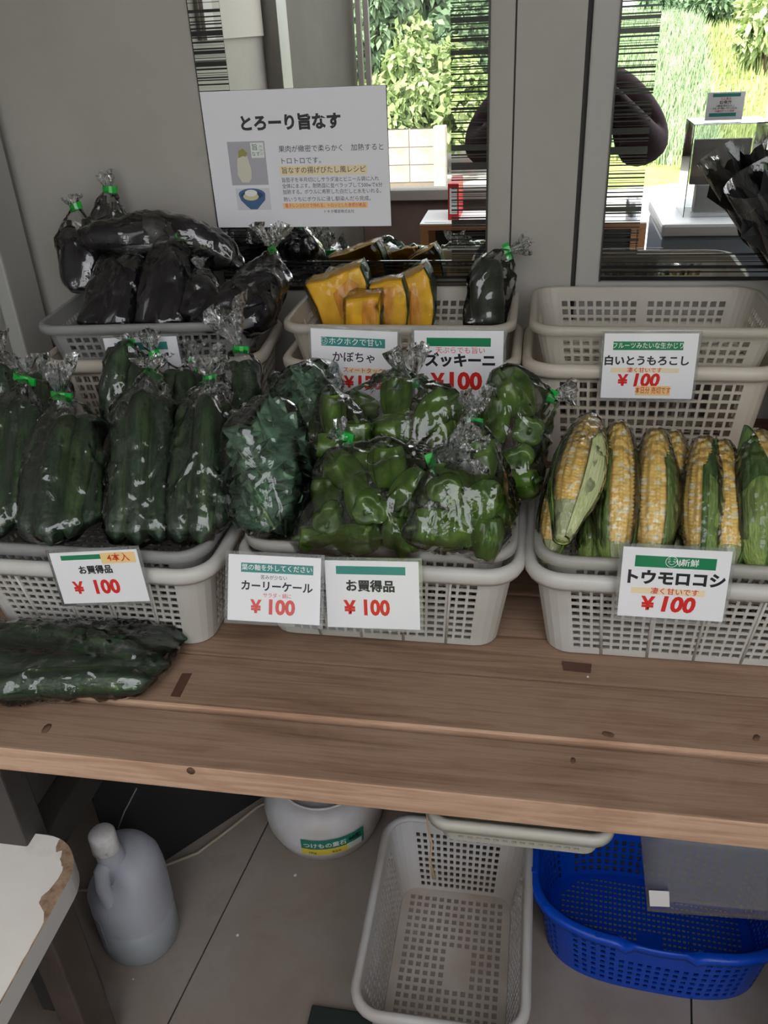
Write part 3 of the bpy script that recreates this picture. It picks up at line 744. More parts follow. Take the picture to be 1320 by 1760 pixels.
egg_bag([((180, 480, -0.09), (178, 352, -0.05), 0.022), ((206, 480, -0.08), (196, 362, -0.045), 0.021)], (188, 326, -0.05), 'highest bag of eggplants, leaning on the grey wall', 'black purple eggplant in the highest bag against the wall', rdir=(-0.15, 0, 1), rlen=0.024, rspread=0.01, tang=0.0, tw=0.026)

# ---- zucchini, alone in its bag
zu_m = noisy('zucchini_skin', [(0.35, srgb(26, 34, 26)), (0.7, srgb(44, 54, 40))], scale=1.5, rough=0.4)
zme = cuke_mesh('zucchini_body', 9, 0.02, lump=0.02); zme.materials.append(zu_m)
zo = put_long('zucchini', zme, P3((842, 572, -0.12)), P3((838, 446, -0.045)), 0.027, 0.4, 'thick dark zucchini standing in the pumpkin tray', 'zucchini', None)
bag('zucchini_bag', [zo], P3((872, 430, -0.045)), 'clear bag around the zucchini, tape against the grey pillar', None, rdir=(1, -0.1, 0.25), rlen=0.035, rspread=0.010, tang=-1.15, tw=0.026, extra=[P3((800, 560, -0.13)), P3((880, 560, -0.12)), P3((885, 500, -0.08))])
# ---------------------------------------------------------------- bell peppers
def pepper_mesh(name, seed):
    r = random.Random(seed); n, k = 28, 16; ph = r.random()*6; lob = r.choice((3, 4)); vs = []; fs = []
    sk = (r.random()-0.5)*0.5
    for i in range(k):
        t = i/(k-1)
        rad = (math.sin(PI*(0.06+0.90*t))**0.5)*(0.78 + 0.24*t)
        z = t*1.0
        for j in range(n):
            a = 2*PI*j/n; lobe = abs(math.cos(lob*a/2+ph))
            q = rad*(0.70 + 0.32*lobe**0.6)*(1 + 0.05*math.sin(2*a+ph))
            zz = z - (0.10*(1-lobe)*(1-t)**3 + 0.0)*1.0
            if t > 0.85: zz -= 0.16*((t-0.85)/0.15)*1.0
            if t < 0.12: zz += 0.10*(1-t/0.12)
            vs.append((q*math.cos(a)*0.5 + sk*t*0.25, q*math.sin(a)*0.5, zz*1.15))
    for i in range(k-1):
        for j in range(n): fs.append((i*n+j, i*n+(j+1) % n, (i+1)*n+(j+1) % n, (i+1)*n+j))
    fs.append(tuple(range(n))[::-1]); fs.append(tuple((k-1)*n+j for j in range(n)))
    return MB().add(vs, fs, True).mesh(name)
pep_m = noisy('green_pepper_skin', [(0.3, srgb(56, 88, 28)), (0.5, srgb(84, 118, 40)), (0.75, srgb(126, 156, 62))], scale=1.6, rough=0.22, spec=0.5)
stem_m = noisy('pepper_stem', [(0.3, srgb(62, 92, 40)), (0.7, srgb(92, 120, 60))], scale=6, rough=0.5)
PEPS = [pepper_mesh('pepper_%d' % i, i+3) for i in range(4)]
for me in PEPS: me.materials.append(pep_m)
PSTEM = MB().tube([(0, 0, 0.90), (0.01, 0, 0.98), (0.05, 0.02, 1.06), (0.09, 0.05, 1.10)], [0.10, 0.06, 0.05, 0.065], 8).mesh('stem'); PSTEM.materials.append(stem_m)
def pepper(c, size, d, i, label, group):
    o = obj('green_pepper', PEPS[i % 4], None); d = Vector(d).normalized()
    frame_obj(o, Vector(c) - d*size*0.55, align((0, 0, 0), d, i*1.7), (size*0.90, size*0.90, size*(1.02 + 0.30*((i*7) % 5)/5)))
    tag(o, label, 'pepper', group); obj('stem', PSTEM, None, o); return o
PGRP = 'bags of green peppers'
def pep_bag(peps, neck, where, label, **kw):
    its = []
    for i, (px, py, y, s, d) in enumerate(peps):
        its.append(pepper(P3((px, py, y)), s*0.90, d, i + int(px), '', 'green peppers ' + where))
    for i, o in enumerate(sorted(its, key=lambda o: (proj(o.matrix_basis @ V3((0, 0, 0.5)))[1] > sum(p[1] for p in peps)/len(peps), proj(o.matrix_basis @ V3((0, 0, 0.5)))[0]))):
        o['_k'] = i
    up = [o for o in its if proj(o.matrix_basis @ V3((0, 0, 0.5)))[1] <= sum(p[1] for p in peps)/len(peps)]
    lo = [o for o in its if o not in up]
    for grp, w in ((up, 'upper'), (lo, 'lower')):
        order_labels(grp, w + ' green pepper ' + where)
        if len(grp) == 1: grp[0]['label'] = 'single ' + w + ' green pepper ' + where
    for o in its: del o['_k']
    return bag('pepper_bag', its, P3(neck), label, PGRP, **kw)
D = {'u': (0, 0.2, 1), 'f': (0.1, -1, 0.35), 'l': (-0.9, -0.3, 0.3), 'r': (0.9, -0.3, 0.25), 'd': (0.3, -0.5, -0.8), 'ul': (-0.5, -0.2, 0.8), 'ur': (0.6, -0.2, 0.7), 'b': (0.2, 0.6, 0.6)}
pep_bag([(568, 890, -0.545, 0.062, D['f']), (640, 870, -0.555, 0.066, D['f']), (600, 925, -0.565, 0.060, D['r']), (690, 925, -0.56, 0.066, D['u']), (600, 820, -0.50, 0.064, D['ul']), (665, 800, -0.50, 0.066, D['u']), (700, 850, -0.53, 0.066, D['ur']), (640, 905, -0.52, 0.06, D['u']), (615, 855, -0.525, 0.058, D['d']), (555, 930, -0.56, 0.055, D['l']), (560, 850, -0.51, 0.06, D['u']), (715, 905, -0.55, 0.06, D['d']), (632, 790, -0.47, 0.06, D['r'])],
        (742, 793, -0.525), 'in the front bag beside the kale', 'front bag of green peppers beside the kale, its neck pulled to the right', rdir=(1, -0.1, 0.5), rlen=0.06, rspread=0.028, tang=-1.2, tw=0.026, puff=0.002)
pep_bag([(765, 840, -0.545, 0.062, D['f']), (820, 870, -0.55, 0.064, D['ur']), (770, 915, -0.57, 0.070, D['l']), (835, 925, -0.565, 0.060, D['u']), (825, 800, -0.50, 0.062, D['u']), (850, 880, -0.53, 0.056, D['r']), (795, 900, -0.55, 0.058, D['d']), (790, 815, -0.515, 0.056, D['ul'])],
        (812, 725, -0.47), 'in the right front bag with upright neck', 'front bag of green peppers at the right, neck standing upright', rdir=(0.1, 0, 1), rlen=0.035, rspread=0.016, tang=0.0, tw=0.022, puff=0.002)
pep_bag([(665, 740, -0.43, 0.066, D['r']), (745, 715, -0.41, 0.074, D['ur']), (680, 695, -0.375, 0.062, D['u']), (620, 700, -0.375, 0.056, D['l']), (770, 755, -0.43, 0.068, D['d'])],
        (708, 660, -0.36), 'in the rear bag before the zucchini card', 'rear bag of green peppers in front of the pumpkin and zucchini cards', rdir=(-0.1, 0.1, 1), rlen=0.045, rspread=0.024, tang=0.2, tw=0.018)
pep_bag([(885, 680, -0.37, 0.078, (-0.5, -0.1, 0.85)), (905, 740, -0.40, 0.062, D['f']), (850, 730, -0.39, 0.064, D['u']), (890, 790, -0.44, 0.064, D['f']), (880, 830, -0.47, 0.058, D['r'])],
        (948, 682, -0.375), 'in the bag at the right rear, by the corn', 'rear bag of green peppers at the right, its neck pointing at the white corn card', rdir=(1, 0, 0.25), rlen=0.03, rspread=0.012, tang=1.2, tw=0.018)
pep_bag([(572, 720, -0.42, 0.056, D['u']), (580, 775, -0.46, 0.058, D['l']), (615, 770, -0.455, 0.056, D['u'])],
        (592, 748, -0.475), 'in the small bag right behind the kale', 'small bag of green peppers tucked between kale and the front bag', rdir=(-0.4, -0.3, 0.8), rlen=0.018, rspread=0.01, tang=-0.2, tw=0.022)

# ---------------------------------------------------------------- curly kale
def kale_leaf(name, seed):
    r = random.Random(seed); nu, nv = 26, 46; vs = []; fs = []
    ph = [r.random()*6 for _ in range(6)]
    for i in range(nv):
        t = i/(nv-1); w = 0.055*math.sin(PI*min(1, 0.10+0.92*t))**0.6*(1.0 if t > 0.12 else t/0.12)
        for j in range(nu):
            s = 2*j/(nu-1)-1; e = abs(s)
            amp = 0.016*e**1.6
            z = 0.20*t + amp*0.7*math.sin(46*t + ph[2] + 4*s)*e
            x = w*s*(1 - 0.10*e*math.sin(40*t+ph[0]))
            y = amp*(math.sin(38*t + ph[0] + 3*s) + 0.7*math.sin(71*t + ph[1]))*1.0 + 0.020*e**2 - 0.02*t*t + 0.004*math.sin(9*s+12*t)
            if t > 0.9: z += 0.006*math.sin(9*s+ph[3])*(t-0.9)*10
            vs.append((x, y, z))
    for i in range(nv-1):
        for j in range(nu-1): fs.append((i*nu+j, i*nu+j+1, (i+1)*nu+j+1, (i+1)*nu+j))
    return MB().add(vs, fs, True).mesh(name)
kale_m = noisy('kale_leaf', [(0.3, srgb(54, 84, 68)), (0.52, srgb(82, 116, 90)), (0.75, srgb(124, 154, 120))], scale=34, rough=0.55, bump=0.4, bscale=160, spec=0.3)
rib_m = mat('kale_midrib', srgb(122, 150, 104), 0.5)
KALE = [kale_leaf('kale_leaf_%d' % i, 20+i) for i in range(3)]
for me in KALE: me.materials.append(kale_m)
KRIB = MB().tube([(0, 0.000, 0.0), (0, -0.002, 0.06), (0, -0.012, 0.15)], [0.0032, 0.0028, 0.0012], 6).mesh('midrib'); KRIB.materials.append(rib_m)
def kale(base, tip, n, spread, label, neck, blabel, sc=1.0, **kw):
    base = P3(base); tip = P3(tip); ax = (tip-base); L = ax.length
    t = thing('kale_bunch', label, 'kale', base, 'bunches of curly kale'); r = random.Random(int(L*1e5)); pts = []
    M0 = align((0, 0, 0), ax)
    for i in range(n):
        o = obj('leaf', KALE[i % 3], None, t)
        yaw = (i*2.399) % (2*PI); tilt = spread*(0.2 + 0.8*((i*5) % n)/n)
        face = 0.0 if i % 2 else PI
        loc = M0 @ V3((0.022*math.cos(yaw)*sc, 0.022*math.sin(yaw)*sc, L*(0.02 + 0.30*((i*3) % n)/n)))
        rot = M0 @ Matrix.Rotation(yaw, 3, 'Z') @ Matrix.Rotation(tilt, 3, 'X') @ Matrix.Rotation((r.random()-0.5)*0.7, 3, 'Z')
        s = (0.72 + 0.25*r.random())*sc*L/0.21
        frame_obj(o, loc, rot, (s, s, s))
        obj('midrib', KRIB, None, o)
        pts += [base + o.matrix_basis @ v.co for k, v in enumerate(KALE[i % 3].vertices) if k % 9 == 0]
    _b = bag('kale_bag', [], P3(neck), blabel, 'bags of curly kale', extra=pts, maxe=0.010, puff=0.002, **kw)
    return t
kale((468, 925, -0.565), (452, 712, -0.42), 18, 0.50, 'bunch of curly green kale in the front bag', (400, 712, -0.41), 'clear bag with a bunch of curly kale, standing right of the cucumbers',
     rdir=(-0.5, 0, 0.6), rlen=0.05, rspread=0.03, tape=False, sc=0.82)
kale((545, 785, -0.42), (524, 616, -0.315), 15, 0.50, 'bunch of curly green kale behind, rising in front of the pumpkin card', (470, 655, -0.35), 'clear bag with the rear bunch of curly kale, below the pumpkin tray',
     rlen=0.0, tape=False, sc=0.84)

# ---------------------------------------------------------------- sweet corn
RAD = lambda t: (max(0.0, math.sin(PI*(0.10 + 0.80*t)))**0.55)*(1.02 - 0.28*t)      # unit profile from butt (0) to tip (1)
def kernels_mesh():
    rows, per, su, sv = 16, 34, 4, 4; n = rows*su; k = per*sv + 1; vs = []; fs = []; col = []
    r = random.Random(4); kind = {}
    for i in range(k):
        t = i/(k-1); u = (i/sv) % 1
        for j in range(n):
            a = 2*PI*j/n; w = (j/su) % 1
            off = 0.5*((j//su) % 2)
            uu = ((i/sv)+off*0.3) % 1
            bump = (max(0, math.sin(PI*w))**0.5)*(max(0, math.sin(PI*uu))**0.5)
            q = RAD(t)*(0.86 + 0.12*bump)
            vs.append((q*math.cos(a), q*math.sin(a), t))
    for i in range(k-1):
        for j in range(n):
            fs.append((i*n+j, i*n+(j+1) % n, (i+1)*n+(j+1) % n, (i+1)*n+j)); key = (i//sv, j//su)
            if key not in kind: kind[key] = 1.0 if r.random() < 0.15 else 0.25*r.random()
            col.append(kind[key])
    fs.append(tuple(range(n))[::-1]); col.append(0.1); fs.append(tuple((k-1)*n+j for j in range(n))); col.append(0.1)
    me = MB().add(vs, fs, True).mesh('kernels')
    at = me.attributes.new('pale', 'FLOAT', 'FACE'); at.data.foreach_set('value', col)
    return me
def kern_mat():
    m = mat('corn_kernels', srgb(226, 176, 74), 0.32, 0.5, sub=0.15)
    b = m.node_tree.nodes['Principled BSDF']
    at = nd(m, 'ShaderNodeAttribute'); at.attribute_name = 'pale'
    lk(m, ramp(m, at.outputs['Fac'], [(0.0, srgb(248, 202, 104)), (0.3, srgb(252, 214, 130)), (0.9, srgb(250, 232, 186))]), b.inputs['Base Color'])
    return m
KERN = kernels_mesh(); KERN.materials.append(kern_mat())
def husk_mesh(name, a0, a1, tend, seed, over=1.10, low=0.22):
    """husk leaf that covers the angles a0..a1 from below the butt up to tend"""
    r = random.Random(seed); na, nt = 22, 26; vs = []; fs = []; ph = r.random()*6
    for i in range(nt):
        t = -low + (tend+low)*i/(nt-1)
        for j in range(na):
            s = j/(na-1); a = a0 + (a1-a0)*s
            tt = max(0.0, t)
            q = RAD(tt)*over if t > 0.02 else RAD(0.02)*over*(0.42 + 0.58*max(0, (t+low)/(low+0.02))**0.8)
            q *= 1 + 0.015*math.sin(9*a+ph) + 0.03*abs(2*s-1)**6
            edge = 0.06*math.sin(5*s+ph)*(i/(nt-1))**4
            vs.append((q*math.cos(a), q*math.sin(a), t + edge - (0.22*(2*s-1)**2*max(0, (t-0.6))/0.4 if tend > 0.6 else 0)))
    for i in range(nt-1):
        for j in range(na-1): fs.append((i*na+j, i*na+j+1, (i+1)*na+j+1, (i+1)*na+j))
    return MB().sheet(vs, fs, 0.035, True).mesh(name)
def husk_mat(name, c):
    m = mat(name, c[1], 0.42, 0.4)
    b = m.node_tree.nodes['Principled BSDF']
    w = nd(m, 'ShaderNodeTexNoise', Scale=14.0, Detail=4); lk(m, coords(m, (1, 1, 0.25)), w.inputs['Vector'])
    g = nd(m, 'ShaderNodeTexNoise', Scale=1.4, Detail=2); lk(m, coords(m, (0.3, 0.3, 2)), g.inputs['Vector'])
    x = nd(m, 'ShaderNodeMixRGB'); x.inputs[0].default_value = 0.55
    lk(m, ramp(m, w.outputs['Fac'], [(0.3, c[0]), (0.5, c[1]), (0.72, c[2])]), x.inputs[1]); lk(m, ramp(m, g.outputs['Fac'], [(0.35, c[0]), (0.65, c[2])]), x.inputs[2])
    lk(m, x.outputs[0], b.inputs['Base Color'])
    bp = nd(m, 'ShaderNodeBump', Strength=0.3, Distance=0.03); lk(m, w.outputs['Fac'], bp.inputs['Height']); lk(m, bp.outputs[0], b.inputs['Normal'])
    return m
husk_m = husk_mat('green_husk', [srgb(96, 124, 52), srgb(128, 154, 76), srgb(160, 182, 104)])
husk_d = husk_mat('dark_green_husk', [srgb(50, 84, 36), srgb(74, 108, 50), srgb(112, 140, 68)])
husk_p = husk_mat('pale_husk', [srgb(164, 176, 116), srgb(188, 196, 142), srgb(208, 212, 168)])
SHANK = MB().lathe([(0.62, 0.06), (0.58, -0.02), (0.42, -0.10), (0.36, -0.18), (0.34, -0.24), (0.02, -0.24)], 14).mesh('shank'); SHANK.materials.append(husk_p)
SHANK2 = MB().lathe([(0.62, 0.06), (0.58, 0.0), (0.46, -0.04), (0.40, -0.08), (0.02, -0.08)], 14).mesh('shank'); SHANK2.materials.append(husk_p)
def wrap_mesh(seed, low=0.25):
    r = random.Random(seed); o = V3((seed*2.1, 0, 0)); n, k = 26, 26; vs = []; fs = []
    for i in range(k):
        t = -low + (1.04+low)*i/(k-1); tt = min(1, max(0, t))
        base = RAD(max(0.02, tt))*1.20 if t < 0.97 else 0.55*(1.04-t)/0.07+0.1
        if t < 0.02: base = RAD(0.02)*1.2*(0.5 + 0.5*(t+low)/(low+0.02))
        for j in range(n):
            a = 2*PI*j/n; q = base*(1 + 0.06*mnoise.noise(V3((2.2*math.cos(a), 2.2*math.sin(a), t*9)) + o))
            vs.append((q*math.cos(a), q*math.sin(a), t))
    for i in range(k-1):
        for j in range(n): fs.append((i*n+j, i*n+(j+1) % n, (i+1)*n+(j+1) % n, (i+1)*n+j))
    return MB().add(vs, fs, True).mesh('wrap')
cling_corn = film_mat('corn_cling_film', 0.25, 0.006, 4, stretch=(1, 1, 4), refl=1.6)
WRAPS = [wrap_mesh(i, 0.10) for i in range(3)] + [wrap_mesh(5, 0.25)]
for me in WRAPS: me.materials.append(cling_corn)
# (butt px, depth), (tip px, depth), radius, husk list of (a0, a1, tend, mat); angle measured from the side facing the camera, positive to the right
def corn(butt, tip, r, husks, label, wrap=0, spin=0.0, low=0.08):
    p0, p1 = P3(butt), P3(tip); L = (p1-p0).length
    t = bpy.data.objects.new('corn_cob', None); COL.objects.link(t); t.empty_display_size = 0.3
    z = (p1-p0).normalized(); f = (CAMP - p0); f = (f - z*f.dot(z)).normalized(); s = z.cross(f)          # x axis faces the camera
    M = Matrix((f, s, z)).transposed()
    frame_obj(t, p0, M @ Matrix.Rotation(spin, 3, 'Z'), (r, r, L)); tag(t, label, 'corn', 'wrapped corn cobs in the right tray')
    ko = obj('kernels', KERN, None, t); ko['kind'] = 'stuff'; ko['label'] = 'yellow and white kernels'
    for i, (a0, a1, te, m) in enumerate(husks):
        h = obj('husk', husk_mesh('husk', math.radians(a0), math.radians(a1), te, i + int(butt[0]), 1.06 + 0.05*i, low), m, t)
    obj('shank', SHANK if low > 0.1 else SHANK2, None, t); obj('wrap', WRAPS[3 if low > 0.1 else wrap % 3], None, t)
yF, yT = -0.572, -0.44
corn((944, 945, -0.53), (985, 765, -0.42), 0.0240, [(60, 290, 0.8, husk_m)], 'yellow corn cob half hidden at the left end of the tray', 0)
corn((976, 884, -0.565), (1015, 722, -0.435), 0.0310, [(14, 200, 0.98, husk_m), (200, 300, 0.9, husk_d), (14, 64, 0.66, husk_p)], 'corn cob leaning right with a pale shank, kernels showing in a strip', 1, low=0.22)
corn((1018, 955, -0.52), (1032, 810, -0.40), 0.026, [(0, 360, 1.0, husk_m)], 'green husked corn cob hidden low between two others', 2)
corn((1057, 952, -0.54), (1064, 731, -0.41), 0.0295, [(-190, -18, 0.92, husk_m), (60, 185, 0.8, husk_d)], 'corn cob with green husk on its left half and kernels on its right', 2)
corn((1120, 955, -0.54), (1128, 742, -0.41), 0.0305, [(30, 200, 0.98, husk_m), (-150, -95, 0.6, husk_m)], 'corn cob with kernels on its left and green husk on its right, above the card', 0)
corn((1168, 940, -0.51), (1158, 746, -0.385), 0.0250, [(70, 250, 0.8, husk_d)], 'yellow corn cob behind, right of the cob above the card', 1)
corn((1203, 958, -0.54), (1210, 756, -0.41), 0.0290, [(0, 175, 0.96, husk_d), (15, 120, 0.55, husk_m)], 'corn cob with a wide dark green husk, sharing film with its right neighbour', 1)
corn((1250, 958, -0.54), (1240, 762, -0.41), 0.0280, [(62, 250, 0.95, husk_d)], 'yellow corn cob pressed against the cob with the wide dark husk', 2)
corn((1306, 962, -0.54), (1300, 745, -0.41), 0.0320, [(-190, 38, 0.97, husk_d), (-60, 20, 0.5, husk_m)], 'large green husked corn cob at the right edge of the picture', 0)
corn((1360, 962, -0.54), (1352, 748, -0.41), 0.026, [(-150, 60, 0.97, husk_d)], 'corn cob beyond the large green husked one at the right edge', 1)

# ---------------------------------------------------------------- pumpkin pieces
flesh_m = noisy('pumpkin_flesh', [(0.30, srgb(220, 150, 12)), (0.5, srgb(236, 176, 22)), (0.72, srgb(244, 192, 44))], scale=26, rough=0.4, bump=0.15, bscale=90)
cav_m = noisy('pumpkin_seed_cavity', [(0.30, srgb(196, 118, 26)), (0.55, srgb(222, 150, 48)), (0.75, srgb(238, 180, 90))], scale=60, stretch=(1, 1, 0.3), rough=0.45, bump=0.8, bscale=90)
rind_m = noisy('pumpkin_rind', [(0.30, srgb(22, 40, 22)), (0.6, srgb(44, 68, 32)), (0.8, srgb(90, 110, 50))], scale=24, rough=0.45)
def pumpkin(outline, y, th, rind_edges, cav, label, lean=0.15, back=None):
    """outline: pixels round the cut face (clockwise from the lower left); the piece goes back by th"""
    n = len(outline)
    base_z = PY(*outline[0], y).z
    front = []
    for p in outline:
        q = PY(p[0], p[1], y)
        yy = y + lean*max(0, q.z - base_z); front.append(PY(p[0], p[1], yy))
    c = sum(front, V3((0, 0, 0)))/n
    backp = [p + V3((0.0, th, 0.006)) + (c-p)*0.06 for p in front]
    t = thing('pumpkin_piece', label, 'pumpkin', (c.x, c.y, min(p.z for p in front)), 'wrapped pumpkin pieces'); off = t.location
    ins = [p + (c-p).normalized()*0.0022 for p in front]
    b = MB().add([p + V3((0, -0.0015, 0)) for p in ins] + front + backp, [tuple(range(n))] + [(i, n+i, n+(i+1) % n, (i+1) % n) for i in range(n)] + [(n+i, 2*n+i, 2*n+(i+1) % n, n+(i+1) % n) for i in range(n)] + [tuple(range(2*n, 3*n))[::-1]])
    fo = b.build('flesh', flesh_m, t, off)
    bmx = bmesh.new(); bmx.from_mesh(fo.data); bmesh.ops.recalc_face_normals(bmx, faces=bmx.faces); bmx.to_mesh(fo.data); bmx.free()
    vs = []; k = len(rind_edges)
    for i in rind_edges:
        o = (front[i]-c).normalized()*0.0035; o.y = 0
        vs += [front[i] + V3((0, -0.001, 0)), front[i] + o + V3((0, -0.001, 0)), backp[i] + o, backp[i]]
    fs = []
    for i in range(k-1):
        for a in range(4): fs.append((i*4+a, i*4+(a+1) % 4, (i+1)*4+(a+1) % 4, (i+1)*4+a))
    fs += [(0, 1, 2, 3)[::-1], tuple((k-1)*4+a for a in range(4))]
    MB().add(vs, fs).build('rind', rind_m, t, off)
    cv = [PY(p[0], p[1], y + lean*max(0, PY(p[0], p[1], y).z - base_z) - 0.0022) for p in cav]
    m = len(cv); cc = sum(cv, V3((0, 0, 0)))/m
    cb = MB(); ring2 = [p + (cc-p)*0.35 + V3((0, -0.0012, 0)) for p in cv]
    cb.add(cv + ring2 + [cc + V3((0, 0.0005, 0))], [(i, (i+1) % m, m+(i+1) % m, m+i) for i in range(m)] + [(m+i, m+(i+1) % m, 2*m) for i in range(m)], True)
    cb.build('seed_cavity', cav_m, t, off)
    pts = front + backp + [p + V3((0, -0.004, 0)) for p in front]
    me = bag_film(pts, c + V3((0, th*0.5, 0)), 40+n, 0.02, 0.0008, 0); me.transform(Matrix.Translation(-off)); obj('wrap', me, tight_m, t)
    return t
pumpkin([(558, 566), (545, 528), (525, 490), (560, 482), (592, 468), (618, 459), (627, 480), (634, 510), (640, 566)], -0.118, 0.040, [5, 6, 7, 8], [(585, 545), (572, 505), (600, 478), (618, 490), (612, 530), (600, 560)], 'largest pumpkin piece at the left, slanting to a point')
pumpkin([(672, 566), (668, 500), (690, 482), (720, 468), (728, 461), (738, 480), (744, 512), (745, 540), (741, 566)], -0.108, 0.040, [4, 5, 6, 7, 8], [(705, 560), (700, 505), (712, 490), (722, 520), (724, 555)], 'upright pumpkin piece at the right with a dark curved rind')
pumpkin([(640, 566), (637, 520), (635, 493), (665, 484), (690, 482), (697, 505), (700, 535), (697, 566)], -0.130, 0.018, [4, 5, 6, 7], [(652, 560), (650, 515), (660, 495), (678, 492), (676, 530), (674, 560)], 'middle pumpkin piece standing between the left and right pieces')
pumpkin([(594, 570), (594, 515), (620, 512), (652, 511), (653, 540), (653, 570)], -0.160, 0.026, [4, 5], [(622, 566), (622, 518), (648, 515), (648, 545), (646, 566)], 'small pumpkin block in front of the other pieces')
# ---------------------------------------------------------------- laminated price cards and the poster
paper_m = mat('card_paper', srgb(238, 238, 240), 0.35, 0.5, coat=1.0)
lam_m = film_mat('laminate_margin', 0.05, 0.10, 8, rough=0.08)
ink_k = mat('black_ink', srgb(38, 38, 44), 0.3, 0.5, coat=0.6)
ink_r = mat('red_ink', srgb(214, 44, 40), 0.3, 0.5, coat=0.6)
ink_o = mat('pink_red_ink', srgb(220, 96, 90), 0.3, 0.5, coat=0.6)
ink_g = mat('green_bar_ink', srgb(30, 128, 84), 0.3, 0.5, coat=0.6)
ink_t = mat('teal_bar_ink', srgb(58, 140, 132), 0.3, 0.5, coat=0.6)
ink_w = mat('white_ink', srgb(240, 244, 242), 0.3, 0.5, coat=0.6)
ink_b = mat('beige_band_ink', srgb(240, 222, 184), 0.3, 0.5, coat=0.6)
note_m = mat('yellow_paper_note', srgb(240, 206, 142), 0.5)
pen_m = mat('orange_red_pen', srgb(206, 70, 34), 0.5)
bg_m = mat('poster_grey', srgb(170, 168, 176), 0.5)
def plane_frame(tl, tr, bl):
    x = (tr-tl); w = x.length; x.normalize(); d = (bl-tl); d = d - x*d.dot(x); h = d.length; y = -d.normalized(); z = x.cross(y)
    return Matrix((x, y, z)).transposed(), w, h
class Card:
    def __init__(s, name, label, cat, tl, tr, bl, group=None, margin=0.004, laminated=True, th=0.0006, pm=None):
        R, w, h = plane_frame(tl, tr, bl); s.w, s.h, s.m = w, h, margin
        s.t = thing(name, label, cat, (0, 0, 0), group)
        frame_obj(s.t, tl, R)
        if laminated:
            MB().box((0, -h, -0.0004), (w, 0, 0.0), 0.0).build('laminate', lam_m, s.t)
        s.pw, s.ph = w-2*margin, h-2*margin
        MB().box((margin, -h+margin, 0.0001), (w-margin, -margin, th)).build('paper', pm or paper_m, s.t)
        s.z = th
    def xy(s, fx, fy): return s.m + s.pw*fx, -s.m - s.ph*fy
    def bar(s, fx0, fy0, fx1, fy1, m, dz=0.0, name='printed_band'):
        a = s.xy(fx0, fy0); b = s.xy(fx1, fy1)
        return MB().box((a[0], b[1], s.z+dz), (b[0], a[1], s.z+dz+0.00015)).build(name, m, s.t)
    def txt(s, body, fx, fy, size, m, bold=0.0, shear=0.0, sx=1.0, dz=0.0, ax='CENTER', rot=0.0):
        x, y = s.xy(fx, fy)
        return lettering(s.t, body, x, y, s.z+0.0003+dz, size*s.ph, m, bold, shear, ax, sx, rot)
    def poly(s, pts, m, dz=0.0, name='printed_shape'):
        q = [s.xy(*p) for p in pts]
        return MB().add([(x, y, s.z+0.0002+dz) for x, y in q], [tuple(range(len(q)))[::-1]]).build(name, m, s.t)
def ell(cx, cy, rx, ry, n=18, a0=0, a1=360): return [(cx + rx*math.cos(math.radians(a0+(a1-a0)*k/n)), cy + ry*math.sin(math.radians(a0+(a1-a0)*k/n))) for k in range(n + (a1-a0 < 360))]
CGP = 'laminated price cards on the baskets'
def price(c, yen, fx, fy, size, m=None, bold=0.042, **kw):
    c.txt('¥', fx - 0.70*size, fy+0.005, size*0.86, m or ink_r, bold)
    c.txt(yen, fx + 0.02 + 0.12*size, fy, size, m or ink_r, bold, **kw)
yc = -0.593
c = Card('price_card', 'corn card with green smiley band, hanging on the front of the right basket', 'card', PY(1066, 933, yc), PY(1267, 943, yc), PY(1058, 1062, yc-0.012), CGP)
c.bar(0.12, 0.11, 0.87, 0.27, ink_g)
c.txt('☺', 0.46, 0.185, 0.15, ink_w, 0.004, dz=0.0002); c.txt('新鮮', 0.63, 0.19, 0.11, ink_w, 0.01, dz=0.0002)
for s_ in (-1, 0, 1): c.poly([(0.535, 0.245), (0.535+0.028*s_-0.008, 0.17), (0.535+0.03*s_, 0.135), (0.535+0.028*s_+0.008, 0.17)], ink_w, 0.0003)
c.txt('トウモロコシ', 0.50, 0.43, 0.215, ink_k, 0.045, sx=0.98)
c.bar(0.11, 0.565, 0.80, 0.655, ink_b); c.txt('凄く甘いです', 0.52, 0.61, 0.10, ink_r, 0.008, dz=0.0002)
price(c, '100', 0.49, 0.80, 0.30, shear=0.12)
yc = -0.256
c = Card('price_card', 'white corn card with an orange sold out note, below the empty tray', 'card', PY(1035, 568, yc), PY(1208, 568, yc), PY(1028, 688, yc-0.006), CGP)
c.bar(0.10, 0.12, 0.85, 0.25, ink_g); c.txt('フルーツみたいな生かじり', 0.475, 0.185, 0.098, ink_w, 0.006, dz=0.0002, sx=0.88)
c.txt('白いとうもろこし', 0.47, 0.42, 0.155, ink_k, 0.036)
c.bar(0.09, 0.525, 0.83, 0.595, ink_b); c.txt('凄く甘いです', 0.46, 0.56, 0.085, ink_r, 0.006, dz=0.0002)
price(c, '100', 0.42, 0.72, 0.27, shear=0.12)
c.bar(0.38, 0.80, 0.76, 0.95, note_m, 0.0004, 'sticky_note'); c.txt('本日分 売切です', 0.57, 0.875, 0.115, pen_m, 0.010, dz=0.0008, sx=0.62)
yc = -0.632
c = Card('price_card', 'cucumber card with a yellow pen note on its corner, on the left basket', 'card', PY(78, 946, yc), PY(238, 938, yc), PY(89, 1043, yc-0.010), CGP)
c.bar(0.12, 0.06, 0.60, 0.15, ink_g)
c.bar(0.58, 0.04, 0.97, 0.24, note_m, 0.0004, 'sticky_note'); c.txt('4本入', 0.78, 0.14, 0.17, pen_m, 0.010, dz=0.0008)
c.txt('お買得品', 0.48, 0.36, 0.165, ink_k, 0.036)
price(c, '100', 0.48, 0.70, 0.36)
yc = -0.597
